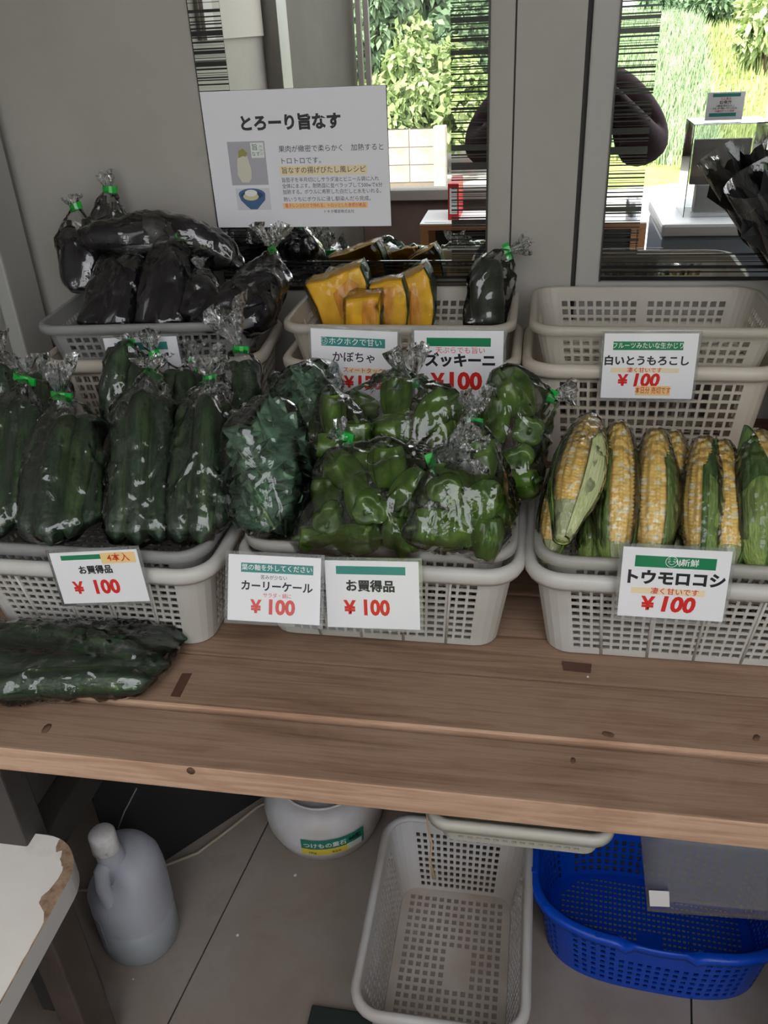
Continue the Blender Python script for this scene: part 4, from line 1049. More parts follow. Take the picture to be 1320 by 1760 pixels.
c = Card('price_card', 'glaring kale card leaning out, left one of the pair on the middle basket', 'card', PY(388, 946, yc-0.004), PY(558, 954, yc-0.004), PY(383, 1070, yc-0.045), CGP)
c.bar(0.14, 0.12, 0.92, 0.26, ink_t); c.txt('葉の軸を外してください', 0.53, 0.19, 0.10, ink_w, 0.006, dz=0.0002)
c.txt('苦みが少ない', 0.50, 0.33, 0.07, ink_k, 0.002); c.txt('カーリーケール', 0.53, 0.47, 0.16, ink_k, 0.03); c.txt('サラダ・鍋に', 0.54, 0.60, 0.075, ink_o, 0.003)
price(c, '100', 0.52, 0.78, 0.30, ink_o)
c = Card('price_card', 'pepper card of the pair on the middle basket, right of the kale card', 'card', PY(552, 957, yc), PY(725, 960, yc), PY(553, 1082, yc-0.028), CGP)
c.bar(0.12, 0.08, 0.86, 0.20, ink_t); c.txt('お買得品', 0.48, 0.38, 0.18, ink_k, 0.036); price(c, '100', 0.47, 0.70, 0.31, sx=0.9)
yc = -0.257
c = Card('price_card', 'pumpkin card with a teal band below the pumpkin pieces', 'card', PY(529, 559, yc), PY(688, 566, yc), PY(524, 684, yc-0.008), CGP)
c.bar(0.12, 0.11, 0.86, 0.24, ink_t); c.txt('☺ホクホクで甘い', 0.46, 0.175, 0.11, ink_w, 0.006, dz=0.0002)
c.txt('かぼちゃ', 0.50, 0.40, 0.16, ink_k, 0.014); c.bar(0.42, 0.54, 0.86, 0.62, ink_b); c.txt('スィートタックル', 0.64, 0.58, 0.085, ink_r, 0.006, dz=0.0002)
price(c, '150', 0.62, 0.76, 0.26)
c = Card('price_card', 'zucchini card with a green band below the zucchini', 'card', PY(707, 563, yc), PY(871, 564, yc), PY(699, 690, yc-0.008), CGP)
c.bar(0.14, 0.10, 0.86, 0.22, ink_g); c.txt('天ぷらでも旨い', 0.52, 0.28, 0.10, ink_o, 0.004); c.txt('ズッキーニ', 0.52, 0.43, 0.20, ink_k, 0.045)
price(c, '100', 0.50, 0.73, 0.34)
yc = -0.262
c = Card('price_card', 'covered price card behind the cucumber bags, below the eggplant tray', 'card', PY(172, 577, yc), PY(306, 573, yc-0.01), PY(186, 690, yc-0.006), CGP)
c.bar(0.14, 0.08, 0.86, 0.20, ink_t); c.txt('お買得品', 0.48, 0.36, 0.165, ink_k, 0.036); price(c, '100', 0.48, 0.70, 0.36)

# poster
yp = -0.0125
poster_m = mat('poster_paper', srgb(226, 226, 232), 0.55)
c = Card('recipe_poster', 'white paper poster with eggplant photos stuck on the left mirror', 'poster', PY(343, 158, yp), PY(663, 146, yp), PY(378, 391, yp+0.003), None, 0.0, False, 0.0005, poster_m)
ink_d = mat('dark_grey_ink', srgb(64, 64, 72), 0.5)
ink_s = mat('orange_band_ink', srgb(244, 204, 150), 0.5)
c.txt('とろーり旨なす', 0.475, 0.235, 0.115, ink_k, 0.045)
c.bar(0.115, 0.355, 0.325, 0.675, bg_m, name='printed_photo')
egg_w = mat('pale_eggplant_print', srgb(206, 204, 186), 0.5); egg_g = mat('eggplant_cap_print', srgb(150, 148, 84), 0.5)
prof = [(0.175, 0.655), (0.155, 0.60), (0.158, 0.52), (0.168, 0.455), (0.18, 0.425), (0.205, 0.425), (0.222, 0.47), (0.235, 0.56), (0.232, 0.62), (0.215, 0.655)]
c.poly(prof, egg_w, 0.0002)
c.poly([(0.168, 0.475), (0.175, 0.42), (0.20, 0.405), (0.225, 0.44), (0.212, 0.465), (0.195, 0.46)], egg_g, 0.0003)
c.bar(0.245, 0.365, 0.318, 0.475, mat('stamp_white', srgb(222, 226, 222), 0.5), 0.0002, 'printed_stamp')
c.txt('旨', 0.268, 0.40, 0.05, mat('stamp_green', srgb(84, 120, 100), 0.5), 0.004, dz=0.0004); c.txt('なす', 0.272, 0.448, 0.035, MATS['stamp_green'], 0.002, dz=0.0004); c.txt('とろり', 0.302, 0.42, 0.026, MATS['stamp_green'], 0.002, dz=0.0004, rot=-PI/2)
c.bar(0.13, 0.70, 0.325, 0.865, mat('bowl_photo_ground', srgb(206, 206, 214), 0.5), name='printed_photo')
bowl_m = mat('blue_bowl_print', srgb(70, 98, 138), 0.5)
c.poly([(0.145, 0.745)] + ell(0.222, 0.745, 0.077, 0.045, 12, 180, 360)[1:] + [(0.295, 0.79), (0.262, 0.835), (0.245, 0.86), (0.205, 0.86), (0.185, 0.835), (0.155, 0.79)], bowl_m, 0.0002)
c.poly(ell(0.222, 0.752, 0.064, 0.032), mat('bowl_inner_print', srgb(48, 70, 104), 0.5), 0.0003)
c.poly(ell(0.215, 0.762, 0.045, 0.030), mat('food_print', srgb(206, 200, 160), 0.5), 0.0004); c.poly(ell(0.218, 0.735, 0.036, 0.026), mat('food_white_print', srgb(228, 228, 226), 0.5), 0.0005)
c.txt('果肉が緻密で柔らかく　加熱すると', 0.40, 0.42, 0.052, ink_d, 0.002, ax='LEFT'); c.txt('トロトロです。', 0.40, 0.505, 0.052, ink_d, 0.002, ax='LEFT')
c.bar(0.395, 0.54, 0.88, 0.61, ink_b); c.txt('旨なすの揚げびたし風レシピ', 0.64, 0.575, 0.052, ink_d, 0.002, dz=0.0002)
for i, ln in enumerate(('旨茄子を半月切にしサラダ油とビニール袋に入れ', '全体にまぶす。耐熱皿に並べラップして500wで6分', '加熱する。ボウルに希釈した白だしと水をいれる。')):
    c.txt(ln, 0.40, 0.645 + 0.045*i, 0.0385, ink_d, 0.002, ax='LEFT', sx=0.92)
c.txt('熱いうちにボウルに浸し馴染んだら完成。', 0.40, 0.79, 0.0385, ink_d, 0.002, ax='LEFT')
c.bar(0.395, 0.815, 0.875, 0.86, ink_s); c.txt('電子レンジだけで作れる。トロッとした食感が絶品', 0.635, 0.838, 0.034, pen_m, 0.002, dz=0.0002, sx=0.84)
c.txt('トキタ種苗株式会社', 0.71, 0.885, 0.028, ink_d, 0.002)
# ---------------------------------------------------------------- things on the floor under the table
def sup(a, n): return (abs(math.cos(a))**n + abs(math.sin(a))**n)**(-1.0/n)
# plastic jug
jug_m = plastic_mat('milky_jug_plastic', srgb(226, 228, 236), 0.35, 0.45, 0.10)
jug_l = plastic_mat('jug_liquid_shade', srgb(192, 198, 202), 0.35, 0.4, 0.05)
jx, jy = -0.640, -0.590
jug = thing('plastic_jug', 'milky plastic jug with handle and dirty white cap on the floor', 'jug', (jx, jy, 0))
JO = jug.location
MB().lathe([(0.030, 0.0005), (0.056, 0.002), (0.063, 0.012), (0.064, 0.085)], 32, JO, lambda a, r, z: (r*(0.86+0.14*sup(a, 5)), z)).build('filled_body', jug_l, jug, JO)
def jshape(a, r, z):
    k = max(0, (z-0.15)/0.09); q = r*(0.86+0.14*sup(a, 5))
    d = a - math.radians(225); f = max(0, math.cos(d))
    return (q*(1 - 0.75*f**1.2*min(1, k*2.2)), z)
MB().lathe([(0.064, 0.0852), (0.065, 0.12), (0.065, 0.15), (0.064, 0.175), (0.061, 0.200), (0.053, 0.218), (0.036, 0.228), (0.004, 0.231)], 36, JO, jshape, cap=False).build('upper_body', jug_m, jug, JO)
nk = V3((jx-0.002, jy-0.010, 0))
MB().tube([nk + V3((0, 0, 0.19)), nk + V3((-0.004, -0.004, 0.240)), nk + V3((-0.006, -0.006, 0.260))], [0.026, 0.022, 0.018], 16).build('neck', jug_m, jug, JO)
MB().tube([nk + V3((-0.002, -0.006, 0.236)), nk + V3((-0.012, -0.026, 0.220)), nk + V3((-0.012, -0.034, 0.190)), nk + V3((-0.006, -0.036, 0.158)), nk + V3((0.004, -0.030, 0.138))], [0.013, 0.013, 0.012, 0.013, 0.016], 12).build('handle', jug_m, jug, JO)
cap = MB().lathe([(0.0205, 0.252), (0.0215, 0.255), (0.0210, 0.288), (0.0185, 0.292), (0.001, 0.2925)], 24, nk + V3((-0.006, -0.006, 0)), lambda a, r, z: (r*(1+0.02*(math.cos(24*a))), z))
cap.build('cap', noisy('dirty_white_cap', [(0.35, srgb(232, 230, 228)), (0.58, srgb(206, 202, 198)), (0.70, srgb(80, 76, 72))], scale=40, detail=8, rough=0.5), jug, JO)
lb = MB(); vs = []; fs = []
for i in range(7):
    a = math.radians(196 + 8*i)
    for z in (0.035, 0.118):
        r = 0.0652*(0.86+0.14*sup(a, 5)); vs.append(JO + V3((r*math.cos(a), r*math.sin(a), z)))
for i in range(6): fs.append((2*i, 2*i+2, 2*i+3, 2*i+1))
lb.sheet(vs, fs, 0.0006).build('paper_label', noisy('worn_label', [(0.4, srgb(206, 206, 214)), (0.7, srgb(168, 166, 172))], scale=50, rough=0.6), jug, JO)
# pickling weight
wx, wy = -0.372, -0.300
pw = thing('pickling_weight', 'white round pickling weight with a green and yellow sticker under the table', 'weight', (wx, wy, 0)); WO = pw.location
shell = noisy('dusty_white_shell', [(0.35, srgb(214, 214, 218)), (0.6, srgb(198, 192, 186)), (0.8, srgb(160, 140, 122))], scale=8, detail=6, rough=0.4)
MB().lathe([(0.03, 0.0005), (0.085, 0.001), (0.104, 0.012), (0.116, 0.045), (0.118, 0.075), (0.110, 0.105), (0.092, 0.122), (0.080, 0.125), (0.072, 0.121), (0.060, 0.117), (0.050, 0.1165)], 44, WO, cap=False).build('shell', shell, pw, WO)
MB().lathe([(0.050, 0.1165), (0.046, 0.112), (0.044, 0.09), (0.002, 0.088)], 32, WO, cap=False).build('hollow', mat('dark_hollow', srgb(34, 30, 30), 0.6), pw, WO)
MB().lathe([(0.082, 0.1245), (0.0815, 0.1275), (0.0785, 0.1275), (0.078, 0.1235)], 40, WO, cap=False).build('raised_ring', shell, pw, WO)
MB().tube([WO + V3((0.046*math.cos(a), 0.046*math.sin(a), 0.121)) for a in (math.radians(d) for d in range(200, 345, 12))], 0.003, 6).build('carry_handle', shell, pw, WO)
def shell_r(z): return 0.1165 + 0.0016*math.sin(PI*(z-0.045)/0.06) if z > 0.045 else 0.104 + 0.012*(z-0.012)/0.033
def cyl_patch(a0, a1, z0, z1, m, name, dr=0.0008, n=14):
    vs = []; fs = []
    for i in range(n+1):
        a = math.radians(a0 + (a1-a0)*i/n)
        for z in (z0, (z0+z1)/2, z1): r = shell_r(z) + dr; vs.append(WO + V3((r*math.cos(a), r*math.sin(a), z)))
    for i in range(n):
        for k in range(2): fs.append((3*i+k, 3*i+3+k, 3*i+4+k, 3*i+1+k))
    return MB().sheet(vs, fs, 0.0004).build(name, m, pw, WO)
cyl_patch(262, 322, 0.045, 0.085, mat('sticker_green', srgb(34, 128, 108), 0.35), 'sticker')
cyl_patch(262, 310, 0.045, 0.062, mat('sticker_yellow', srgb(226, 204, 70), 0.35), 'sticker_band', 0.0014)
cyl_patch(304, 319, 0.048, 0.064, mat('sticker_white', srgb(210, 214, 206), 0.35), 'sticker_band', 0.0018)
def bent_text(body, size, a_c, z, m, bold=0.0):
    me = text_mesh(body, size, bold)
    for v in me.vertices:
        zz = z + v.co.y; r = shell_r(zz) + 0.0026; a = math.radians(a_c) + v.co.x/0.118
        v.co = V3((r*math.cos(a), r*math.sin(a), zz))
    return obj('lettering', me, m, pw)
bent_text('つけもの重石', 0.0135, 284, 0.0725, mat('sticker_white_ink', srgb(230, 236, 230), 0.4), 0.02); bent_text('60型', 0.013, 312, 0.0745, mat('sticker_black_ink', srgb(24, 26, 24), 0.4), 0.02)
bent_text('10kg', 0.008, 272, 0.053, MATS['sticker_black_ink'], 0.01); bent_text('食品用', 0.006, 294, 0.053, MATS['sticker_black_ink'], 0.0)
# power cord
cpts = [PZ(x, y, 0.004) for x, y in ((470, 1372), (440, 1389), (400, 1421), (340, 1466), (275, 1491), (230, 1512), (165, 1529), (100, 1532))]
cc = MB(); path = []
for i in range(len(cpts)-1):
    for k in range(4): path.append(cpts[i].lerp(cpts[i+1], k/4))
cc.tube(path + [cpts[-1]], 0.0032, 8)
tag(cc.build('power_cord', mat('beige_cord', srgb(170, 156, 138), 0.5)), 'beige power cord running across the floor behind the jug', 'cord')
wp = [PY(203, 1424, -0.55), PY(214, 1395, -0.54), PY(235, 1355, -0.53)]
tag(MB().tube(wp, 0.0012, 6).build('thin_wire', mat('dull_wire', srgb(120, 114, 106), 0.5)), 'thin dull wire rising above the jug cap to the table', 'wire')
# oval blue basket
blue_m = plastic_mat('blue_plastic', srgb(8, 76, 200), 0.32, 0.12)
def oval(a, w, d, e=3.0): s = sup(a, e); return (w/2*s*math.cos(a), d/2*s*math.sin(a))
def oval_basket(W_, D_, H_, w_, d_, n, rows, grip=True):
    n2 = 2*n; zs = [0.0, 0.012]; fz = [False]; usable = H_-0.012-0.028; p = usable/rows
    for k in range(rows): zs += [0.012 + k*p + p*0.62, 0.012 + (k+1)*p]; fz += [True, False]
    zs += [H_]; fz += [False]
    vs = []; fs = []
    for z in zs:
        t = z/H_
        for j in range(n2):
            a = 2*PI*(j//2)/n + (0 if j % 2 == 0 else 2*PI/n*0.52)
            x, y = oval(a, w_ + (W_-w_)*t, d_ + (D_-d_)*t)
            zz = z
            if grip and z > H_*0.75: zz = z - 0.012*max(0, 1 - ((x)/0.055)**2)**0.5 * (1 if abs(x) < 0.055 and z == zs[-1] else 0)
            vs.append((x, y, zz))
    for i in range(len(zs)-1):
        for j in range(n2):
            a = 2*PI*(j//2)/n; x, y = oval(a, W_, D_)
            solid = (grip and abs(x) < 0.06 and i > 2*rows-4) or (abs(math.sin(2*a)) > 0.985)
            if fz[i] and j % 2 == 0 and not solid: continue
            fs.append((i*n2+j, i*n2+(j+1) % n2, (i+1)*n2+(j+1) % n2, (i+1)*n2+j))
    side = MB().sheet(vs, fs, 0.0022)
    bt = MB(); nx, ny = 84, 40; gx = [(-w_/2 + w_*(i//2 + (0 if i % 2 == 0 else 0.6))/(nx/2)) for i in range(nx+1)]; gy = [(-d_/2 + d_*(i//2 + (0 if i % 2 == 0 else 0.5))/(ny/2)) for i in range(ny+1)]
    gv = [(x, y, 0.0) for y in gy for x in gx]; gf = []
    ins = lambda x, y: (abs(x)/(w_/2))**3 + (abs(y)/(d_/2))**3 < 0.97
    for j in range(ny):
        for i in range(nx):
            if not all(ins(gv[q][0], gv[q][1]) for q in (j*(nx+1)+i, j*(nx+1)+i+1, (j+1)*(nx+1)+i+1, (j+1)*(nx+1)+i)): continue
            pad = abs(gx[i] + 0.0) < 0.022 and gy[j] < 0.0
            if i % 2 == 0 and j % 2 == 0 and not pad and (abs(gx[i])/(w_/2))**3 + (abs(gy[j])/(d_/2))**3 < 0.72: continue
            gf.append((j*(nx+1)+i, j*(nx+1)+i+1, (j+1)*(nx+1)+i+1, (j+1)*(nx+1)+i))
    bt.sheet(gv, gf, 0.002)
    ring = [oval(2*PI*k/72, w_, d_) + (0.0,) for k in range(72)] + [oval(2*PI*k/72, w_*0.93, d_*0.90) + (0.0005,) for k in range(72)]
    bt.sheet(ring, [(k, (k+1) % 72, 72+(k+1) % 72, 72+k) for k in range(72)], 0.0022)
    rv = []; rf = []; prof = [(-0.001, 0.001), (0.004, 0.003), (0.013, 0.002), (0.016, -0.002), (0.016, -0.010), (0.0142, -0.010), (0.0135, -0.003), (0.003, -0.002)]; q = len(prof); m = 96
    for i in range(m):
        a = 2*PI*i/m; x, y = oval(a, W_, D_); x1, y1 = oval(a+0.01, W_, D_); x0, y0 = oval(a-0.01, W_, D_)
        t = V3((x1-x0, y1-y0, 0)).normalized(); nx_, ny_ = t.y, -t.x
        dip = -0.014*max(0, 1-(x/0.06)**2)**0.5 if grip and abs(x) < 0.06 else 0
        g = 0.35 if grip and abs(x) < 0.05 else 1.0
        for (o_, u_) in prof: rv.append((x + nx_*o_*g, y + ny_*o_*g, H_ + u_ + dip))
    for i in range(m):
        for j in range(q): rf.append((i*q+j, i*q+(j+1) % q, ((i+1) % m)*q+(j+1) % q, ((i+1) % m)*q+j))
    rim_ = MB().add(rv, rf, True)
    return side, bt, rim_
bt_ = thing('oval_basket', 'bright blue oval slotted plastic basket on the floor', 'basket', (0.238, -0.462, 0.001), None, -0.06)
side, bot, rim_ = oval_basket(0.385, 0.245, 0.150, 0.345, 0.210, 84, 7)
side.build('side_wall', blue_m, bt_); bot.build('bottom', blue_m, bt_); rim_.build('rim', blue_m, bt_)
for k in range(14):
    a = 2*PI*(k+0.5)/14; x, y = oval(a, 0.385+0.016, 0.245+0.016)
    if abs(x) < 0.07: continue
    MB().box((x-0.0045, y-0.0045, 0.1505), (x+0.0045, y+0.0045, 0.1545), 0.001).build('rim_lug', blue_m, bt_)
# shallow cream tray stored under the table top, hung on wire
tm = basket_meshes('tray_small', 0.190, 0.070, 0.040, 0.172, 0.056, 0.018, 14, 4, 3, 0.0045, lip, zm=(0.006, 0.011), nohole=lambda j, i, p, f: abs(p[0]) < 0.03 and i > 4, label_pad=False)
ht = basket('shallow_tray', tm, plastic_mat('dull_cream_plastic', srgb(206, 203, 190), 0.4, 0.2), (0.006, -0.742, 0.574), 'small cream tray hung under the table top above the floor basket', G2, cat='tray')
for sx_ in (-0.09, 0.09):
    MB().tube([(sx_, -0.025, 0.036), (sx_*1.02, -0.025, 0.05), (sx_, -0.025, 0.068)], 0.0014, 6).build('wire_hanger', mat('brass_wire', srgb(170, 140, 90), 0.35, metal=0.6), ht)
    MB().tube([(sx_, 0.025, 0.036), (sx_*1.02, 0.025, 0.05), (sx_, 0.025, 0.068)], 0.0014, 6).build('wire_hanger', MATS['brass_wire'], ht)
tw = [PY(734, 1396, -0.765), PY(736, 1425, -0.765), PY(742, 1450, -0.764), PY(739, 1480, -0.763), PY(746, 1508, -0.765)]
tag(MB().tube(tw, [0.0014, 0.0012, 0.0014, 0.0012, 0.003], 6).build('twine', mat('jute_twine', srgb(176, 150, 120), 0.8)), 'short frayed twine dangling from the table edge over the floor basket', 'twine')
# clear plastic sheet hanging from the table edge
sheet_m = film_mat('hazy_plastic_sheet', 0.06, 0.06, 6, rough=0.25, tint=(0.86, 0.88, 0.90, 1), refl=0.7)
ys = -0.790
q = [PY(1099, 1437, ys), PY(1112, 1561, ys-0.006)]
cs = thing('plastic_sheet', 'hazy clear plastic sheet hanging from the table edge before the blue basket', 'sheet', (q[0].x+0.15, ys, q[1].z)); CO = cs.location
vs = []; fs = []; nx_ = 16
for k in range(6):
    t = k/5
    for i in range(nx_+1):
        u = i/nx_; x = q[0].x + (q[1].x-q[0].x)*t + 0.34*u
        vs.append((x, ys - 0.006*t - 0.004*math.sin(5*u+2*t)*t, ZT-0.0392 + (q[1].z - (ZT-0.0392))*t))
for k in range(5):
    for i in range(nx_): fs.append((k*(nx_+1)+i, k*(nx_+1)+i+1, (k+1)*(nx_+1)+i+1, (k+1)*(nx_+1)+i))
MB().sheet(vs, fs, 0.0008, True).build('film_sheet', sheet_m, cs, CO)
tq = [PY(a, b, ys-0.0105) for a, b in ((1115, 1530), (1150, 1532), (1151, 1558), (1117, 1557))]
MB().sheet(tq, [(0, 3, 2, 1)], 0.0004).build('white_tape_square', mat('white_tape', srgb(214, 212, 210), 0.6), cs, CO)
# small white table at the left, its edge chipped
cream_top = noisy('cream_laminate', [(0.3, srgb(240, 235, 226)), (0.6, srgb(246, 242, 234)), (0.85, srgb(216, 206, 190))], scale=9, detail=6, rough=0.5)
zw = 0.42
st = thing('side_table', 'small cream topped table with chipped rounded corner at the lower left', 'table', (-0.72, -0.90, 0)); SO = st.location
x1, y1, rr = -0.580, -0.716, 0.068
out2 = [(-0.885, y1)] + [(x1-rr + rr*math.sin(math.radians(d)), y1-rr + rr*math.cos(math.radians(d))) for d in range(0, 91, 9)] + [(x1, -1.12), (x1-0.03, -1.15), (-0.885, -1.15)]
tp = MB().prism(out2[::-1], zw-0.036, zw-0.0008); tp.build('table_top', mat('dull_white_edge', srgb(214, 211, 205), 0.55), st, SO)
MB().prism([(x, y) for x, y in out2[::-1]], zw-0.0008, zw).build('laminate_face', cream_top, st, SO)
rr_ = random.Random(3); outer = []; inner = []
edge = [(x1-rr + rr*math.sin(math.radians(d)), y1-rr + rr*math.cos(math.radians(d)), d) for d in range(20, 91, 6)] + [(x1, y1-rr-0.012*k, 90) for k in range(1, 18)]
for i, (x, y, d) in enumerate(edge):
    w = (0.011 + 0.006*rr_.random()) * (1.0 if i < 12 else 1.5 if i < 15 else max(0.14, 1.0-(i-14)*0.4)); w *= 0.25 if i == 0 else 1
    nx2, ny2 = math.sin(math.radians(d)), math.cos(math.radians(d))
    outer.append(V3((x, y, zw+0.0004))); inner.append(V3((x-nx2*w, y-ny2*w + (rr_.random()-0.5)*0.006, zw+0.0004)))
k = len(outer)
MB().sheet(outer + inner, [(i, k+i, k+i+1, i+1)[::-1] for i in range(k-1)], 0.0004).build('chipped_edge', noisy('bare_chipboard', [(0.3, srgb(120, 94, 74)), (0.55, srgb(168, 142, 118)), (0.8, srgb(190, 170, 148))], scale=70, detail=6, rough=0.8), st, SO)
wallb = MB()
for i in range(k-1):
    pass
for (lx, ly) in ((-0.625, -0.79), (-0.625, -1.09), (-0.85, -0.765), (-0.85, -1.09)):
    MB().box((lx-0.02, ly-0.03, 0), (lx+0.02, ly+0.03, zw-0.036), 0.003).build('leg', noisy('brown_board', [(0.3, srgb(74, 64, 58)), (0.7, srgb(94, 82, 74))], scale=9, rough=0.65), st, SO)
MB().box((-0.865, -0.815, zw-0.09), (-0.61, -0.795, zw-0.0365), 0.002).build('apron', MATS['brown_board'], st, SO)
# dark mat at the bottom edge and a few white crumbs
mt = [PZ(a, b, 0.0) for a, b in ((537, 1733), (622, 1741))]
tag(MB().box((mt[0].x, mt[0].y-0.22, 0.0), (mt[1].x+0.03, mt[0].y, 0.012), 0.003).build('rubber_mat', mat('dark_green_rubber', srgb(34, 44, 40), 0.7)), 'dark green rubber mat on the floor at the bottom edge', 'mat')
crumb_m = mat('white_crumb', srgb(214, 208, 200), 0.8)
for i, (px, py, lab) in enumerate(((408, 1607, 'white paper crumb on the floor between jug and basket'), (507, 1504, 'white crumb on the floor below the pickling weight'), (229, 1683, 'tiny white crumb on the floor in front of the jug'), (1010, 1163, 'tiny white crumb on the table below the corn basket'))):
    p = PZ(px, py, 0.002 if i < 3 else ZT+0.003)
    b = MB(); bm = bmesh.new(); bmesh.ops.create_icosphere(bm, subdivisions=1, radius=0.0035 if i < 2 else 0.0018)
    for v in bm.verts: v.co = p + V3((v.co.x*(1+0.5*mnoise.noise(v.co*900+p)), v.co.y, v.co.z*0.5))
    me = bpy.data.meshes.new('paper_crumb'); bm.to_mesh(me); bm.free(); tag(obj('paper_crumb', me, crumb_m), lab, 'crumb')
# dark leaves in a clear sleeve at the upper right
black_m = noisy('black_dry_leaf', [(0.3, srgb(24, 24, 26)), (0.55, srgb(44, 44, 46)), (0.8, srgb(74, 70, 66))], scale=22, rough=0.6, bump=0.3)
bp0 = PY(1450, 610, -0.13); bt0 = PY(1362, 350, -0.15); top0 = PY(1345, 285, -0.15)
dk = thing('dark_bundle', 'bundle of crumpled black sheets at the right edge, before the right mirror', 'bundle', bp0); DO = dk.location
ax = (bt0-bp0); L = ax.length; az = ax.normalized(); axx = az.cross(V3((0, 1, 0))).normalized(); ayy = az.cross(axx)
r2 = random.Random(12)
for k in range(5):
    a0 = 2*PI*k/5; vs = []; fs = []; nu, nv = 12, 16
    for i in range(nv):
        t = i/(nv-1); rad = 0.010 + 0.048*t
        for j in range(nu):
            a = a0 + (j/(nu-1)-0.5)*1.7
            jag = 0.10*mnoise.noise(V3((j*0.9+k*7, k, 0)))*t**3
            q = rad*(1 + 0.18*math.sin(9*a+k) + 0.25*mnoise.noise(V3((j*0.6, i*0.5, k*3))))
            vs.append(bp0 + az*(L*(1.0+0.12*math.sin(k*2.1))*t + L*jag*2.2) + axx*q*math.cos(a) + ayy*q*math.sin(a))
    for i in range(nv-1):
        for j in range(nu-1): fs.append((i*nu+j, i*nu+j+1, (i+1)*nu+j+1, (i+1)*nu+j))
    MB().sheet(vs, fs, 0.0008).build('black_sheet', black_m, dk, DO)
sl = thing('clear_sleeve', 'clear cone shaped sleeve around the black sheets at the right edge', 'sleeve', bp0)
n = 28; vs = []; fs = []; L2 = (top0-bp0).length
for i in range(10):
    t = i/9; rad = 0.012 + 0.062*t
    for j in range(n):
        a = 2*PI*j/n; vs.append(bp0 + az*L2*t + (axx*math.cos(a) + ayy*math.sin(a))*rad*(1+0.06*math.sin(3*a+4*t)))
for i in range(9):
    for j in range(n): fs.append((i*n+j, i*n+(j+1) % n, (i+1)*n+(j+1) % n, (i+1)*n+j))
MB().add(vs, fs, True).build('film', film_m, sl, DO)

# black board standing along the cord
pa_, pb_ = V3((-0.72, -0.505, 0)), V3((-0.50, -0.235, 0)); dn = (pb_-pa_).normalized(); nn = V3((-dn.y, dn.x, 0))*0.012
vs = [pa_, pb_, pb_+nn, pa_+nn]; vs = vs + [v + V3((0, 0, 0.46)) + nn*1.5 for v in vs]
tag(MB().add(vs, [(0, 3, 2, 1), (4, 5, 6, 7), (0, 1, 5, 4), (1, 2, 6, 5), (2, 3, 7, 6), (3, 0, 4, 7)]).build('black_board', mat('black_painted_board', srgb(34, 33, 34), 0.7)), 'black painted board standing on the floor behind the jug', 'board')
# ---------------------------------------------------------------- the other side of the stall, seen in the mirrors
# chest freezer with an acrylic cover and a notice on top
yfz = -1.98
fx0 = PM(1136, 400, yfz).x; fzt = PM(1200, 380, yfz).z
fr = thing('chest_freezer', 'pale blue chest freezer with white top, seen in the right mirror', 'freezer', (fx0+0.32, yfz-0.22, 0)); FO = fr.location
MB().box((fx0, yfz-0.46, 0.02), (fx0+0.62, yfz, fzt-0.05), 0.012).build('cabinet', mat('pale_blue_enamel', srgb(150, 162, 176), 0.4), fr, FO)
MB().box((fx0-0.006, yfz-0.47, fzt-0.046), (fx0+0.63, yfz+0.012, fzt), 0.012).build('lid', mat('white_enamel', srgb(226, 228, 230), 0.35), fr, FO)
MB().box((fx0+0.01, yfz-0.002, fzt-0.052), (fx0+0.60, yfz+0.006, fzt-0.045)).build('seal', mat('grey_seal', srgb(96, 98, 100), 0.6), fr, FO)
MB().box((fx0+0.03, yfz-0.001, fzt-0.118), (fx0+0.60, yfz+0.001, fzt-0.115)).build('groove', MATS['grey_seal'], fr, FO)
for a, b in ((0.03, -0.44), (0.57, -0.44), (0.03, -0.05), (0.57, -0.05)):
    MB().box((fx0+a, yfz+b, 0), (fx0+a+0.03, yfz+b+0.03, 0.02)).build('foot', MATS['grey_seal'], fr, FO)
acr = film_mat('clear_acrylic', 0.0, 0.05, 5, gl=1.5, rough=0.02)
yb = yfz-0.10
bx0, bx1 = PM(1180, 300, yb).x, PM(1306, 300, yb).x; bz1 = PM(1240, 212, yb).z; bz0 = fzt + 0.001
ab = thing('acrylic_cover', 'clear acrylic cover box standing on the freezer, seen in the right mirror', 'box', ((bx0+bx1)/2, yb-0.1, bz0)); AO = ab.location
for nm, a, b in (('front_pane', (bx0, yb-0.004, bz0), (bx1, yb, bz1)), ('side_pane', (bx0, yb-0.20, bz0), (bx0+0.004, yb-0.004, bz1)), ('side_pane', (bx1-0.004, yb-0.20, bz0), (bx1, yb-0.004, bz1)), ('top_pane', (bx0, yb-0.20, bz1), (bx1, yb, bz1+0.004)), ('back_pane', (bx0, yb-0.204, bz0), (bx1, yb-0.20, bz1))):
    MB().box(a, b).build(nm, acr, ab, AO)
ip = mat('grey_panel', srgb(120, 116, 112), 0.5)
tag(MB().box((bx0+0.025, yb-0.12, bz0+0.10), (bx1-0.03, yb-0.10, bz1-0.06), 0.004).build('grey_sign', ip), 'dull grey sign inside the acrylic cover, seen in the right mirror', 'sign')
tag(MB().box((bx0+0.05, yb-0.14, bz0), (bx1-0.05, yb-0.08, bz0+0.10), 0.004).build('sign_stand', mat('pale_stand', srgb(196, 194, 190), 0.5)), 'pale stand carrying the grey sign in the acrylic cover', 'stand')
yn = yb-0.06
n0 = PM(1207, 204, yn); n1 = PM(1273, 204, yn); n2 = PM(1212, 153, yn)
cz = bz1 + 0.005
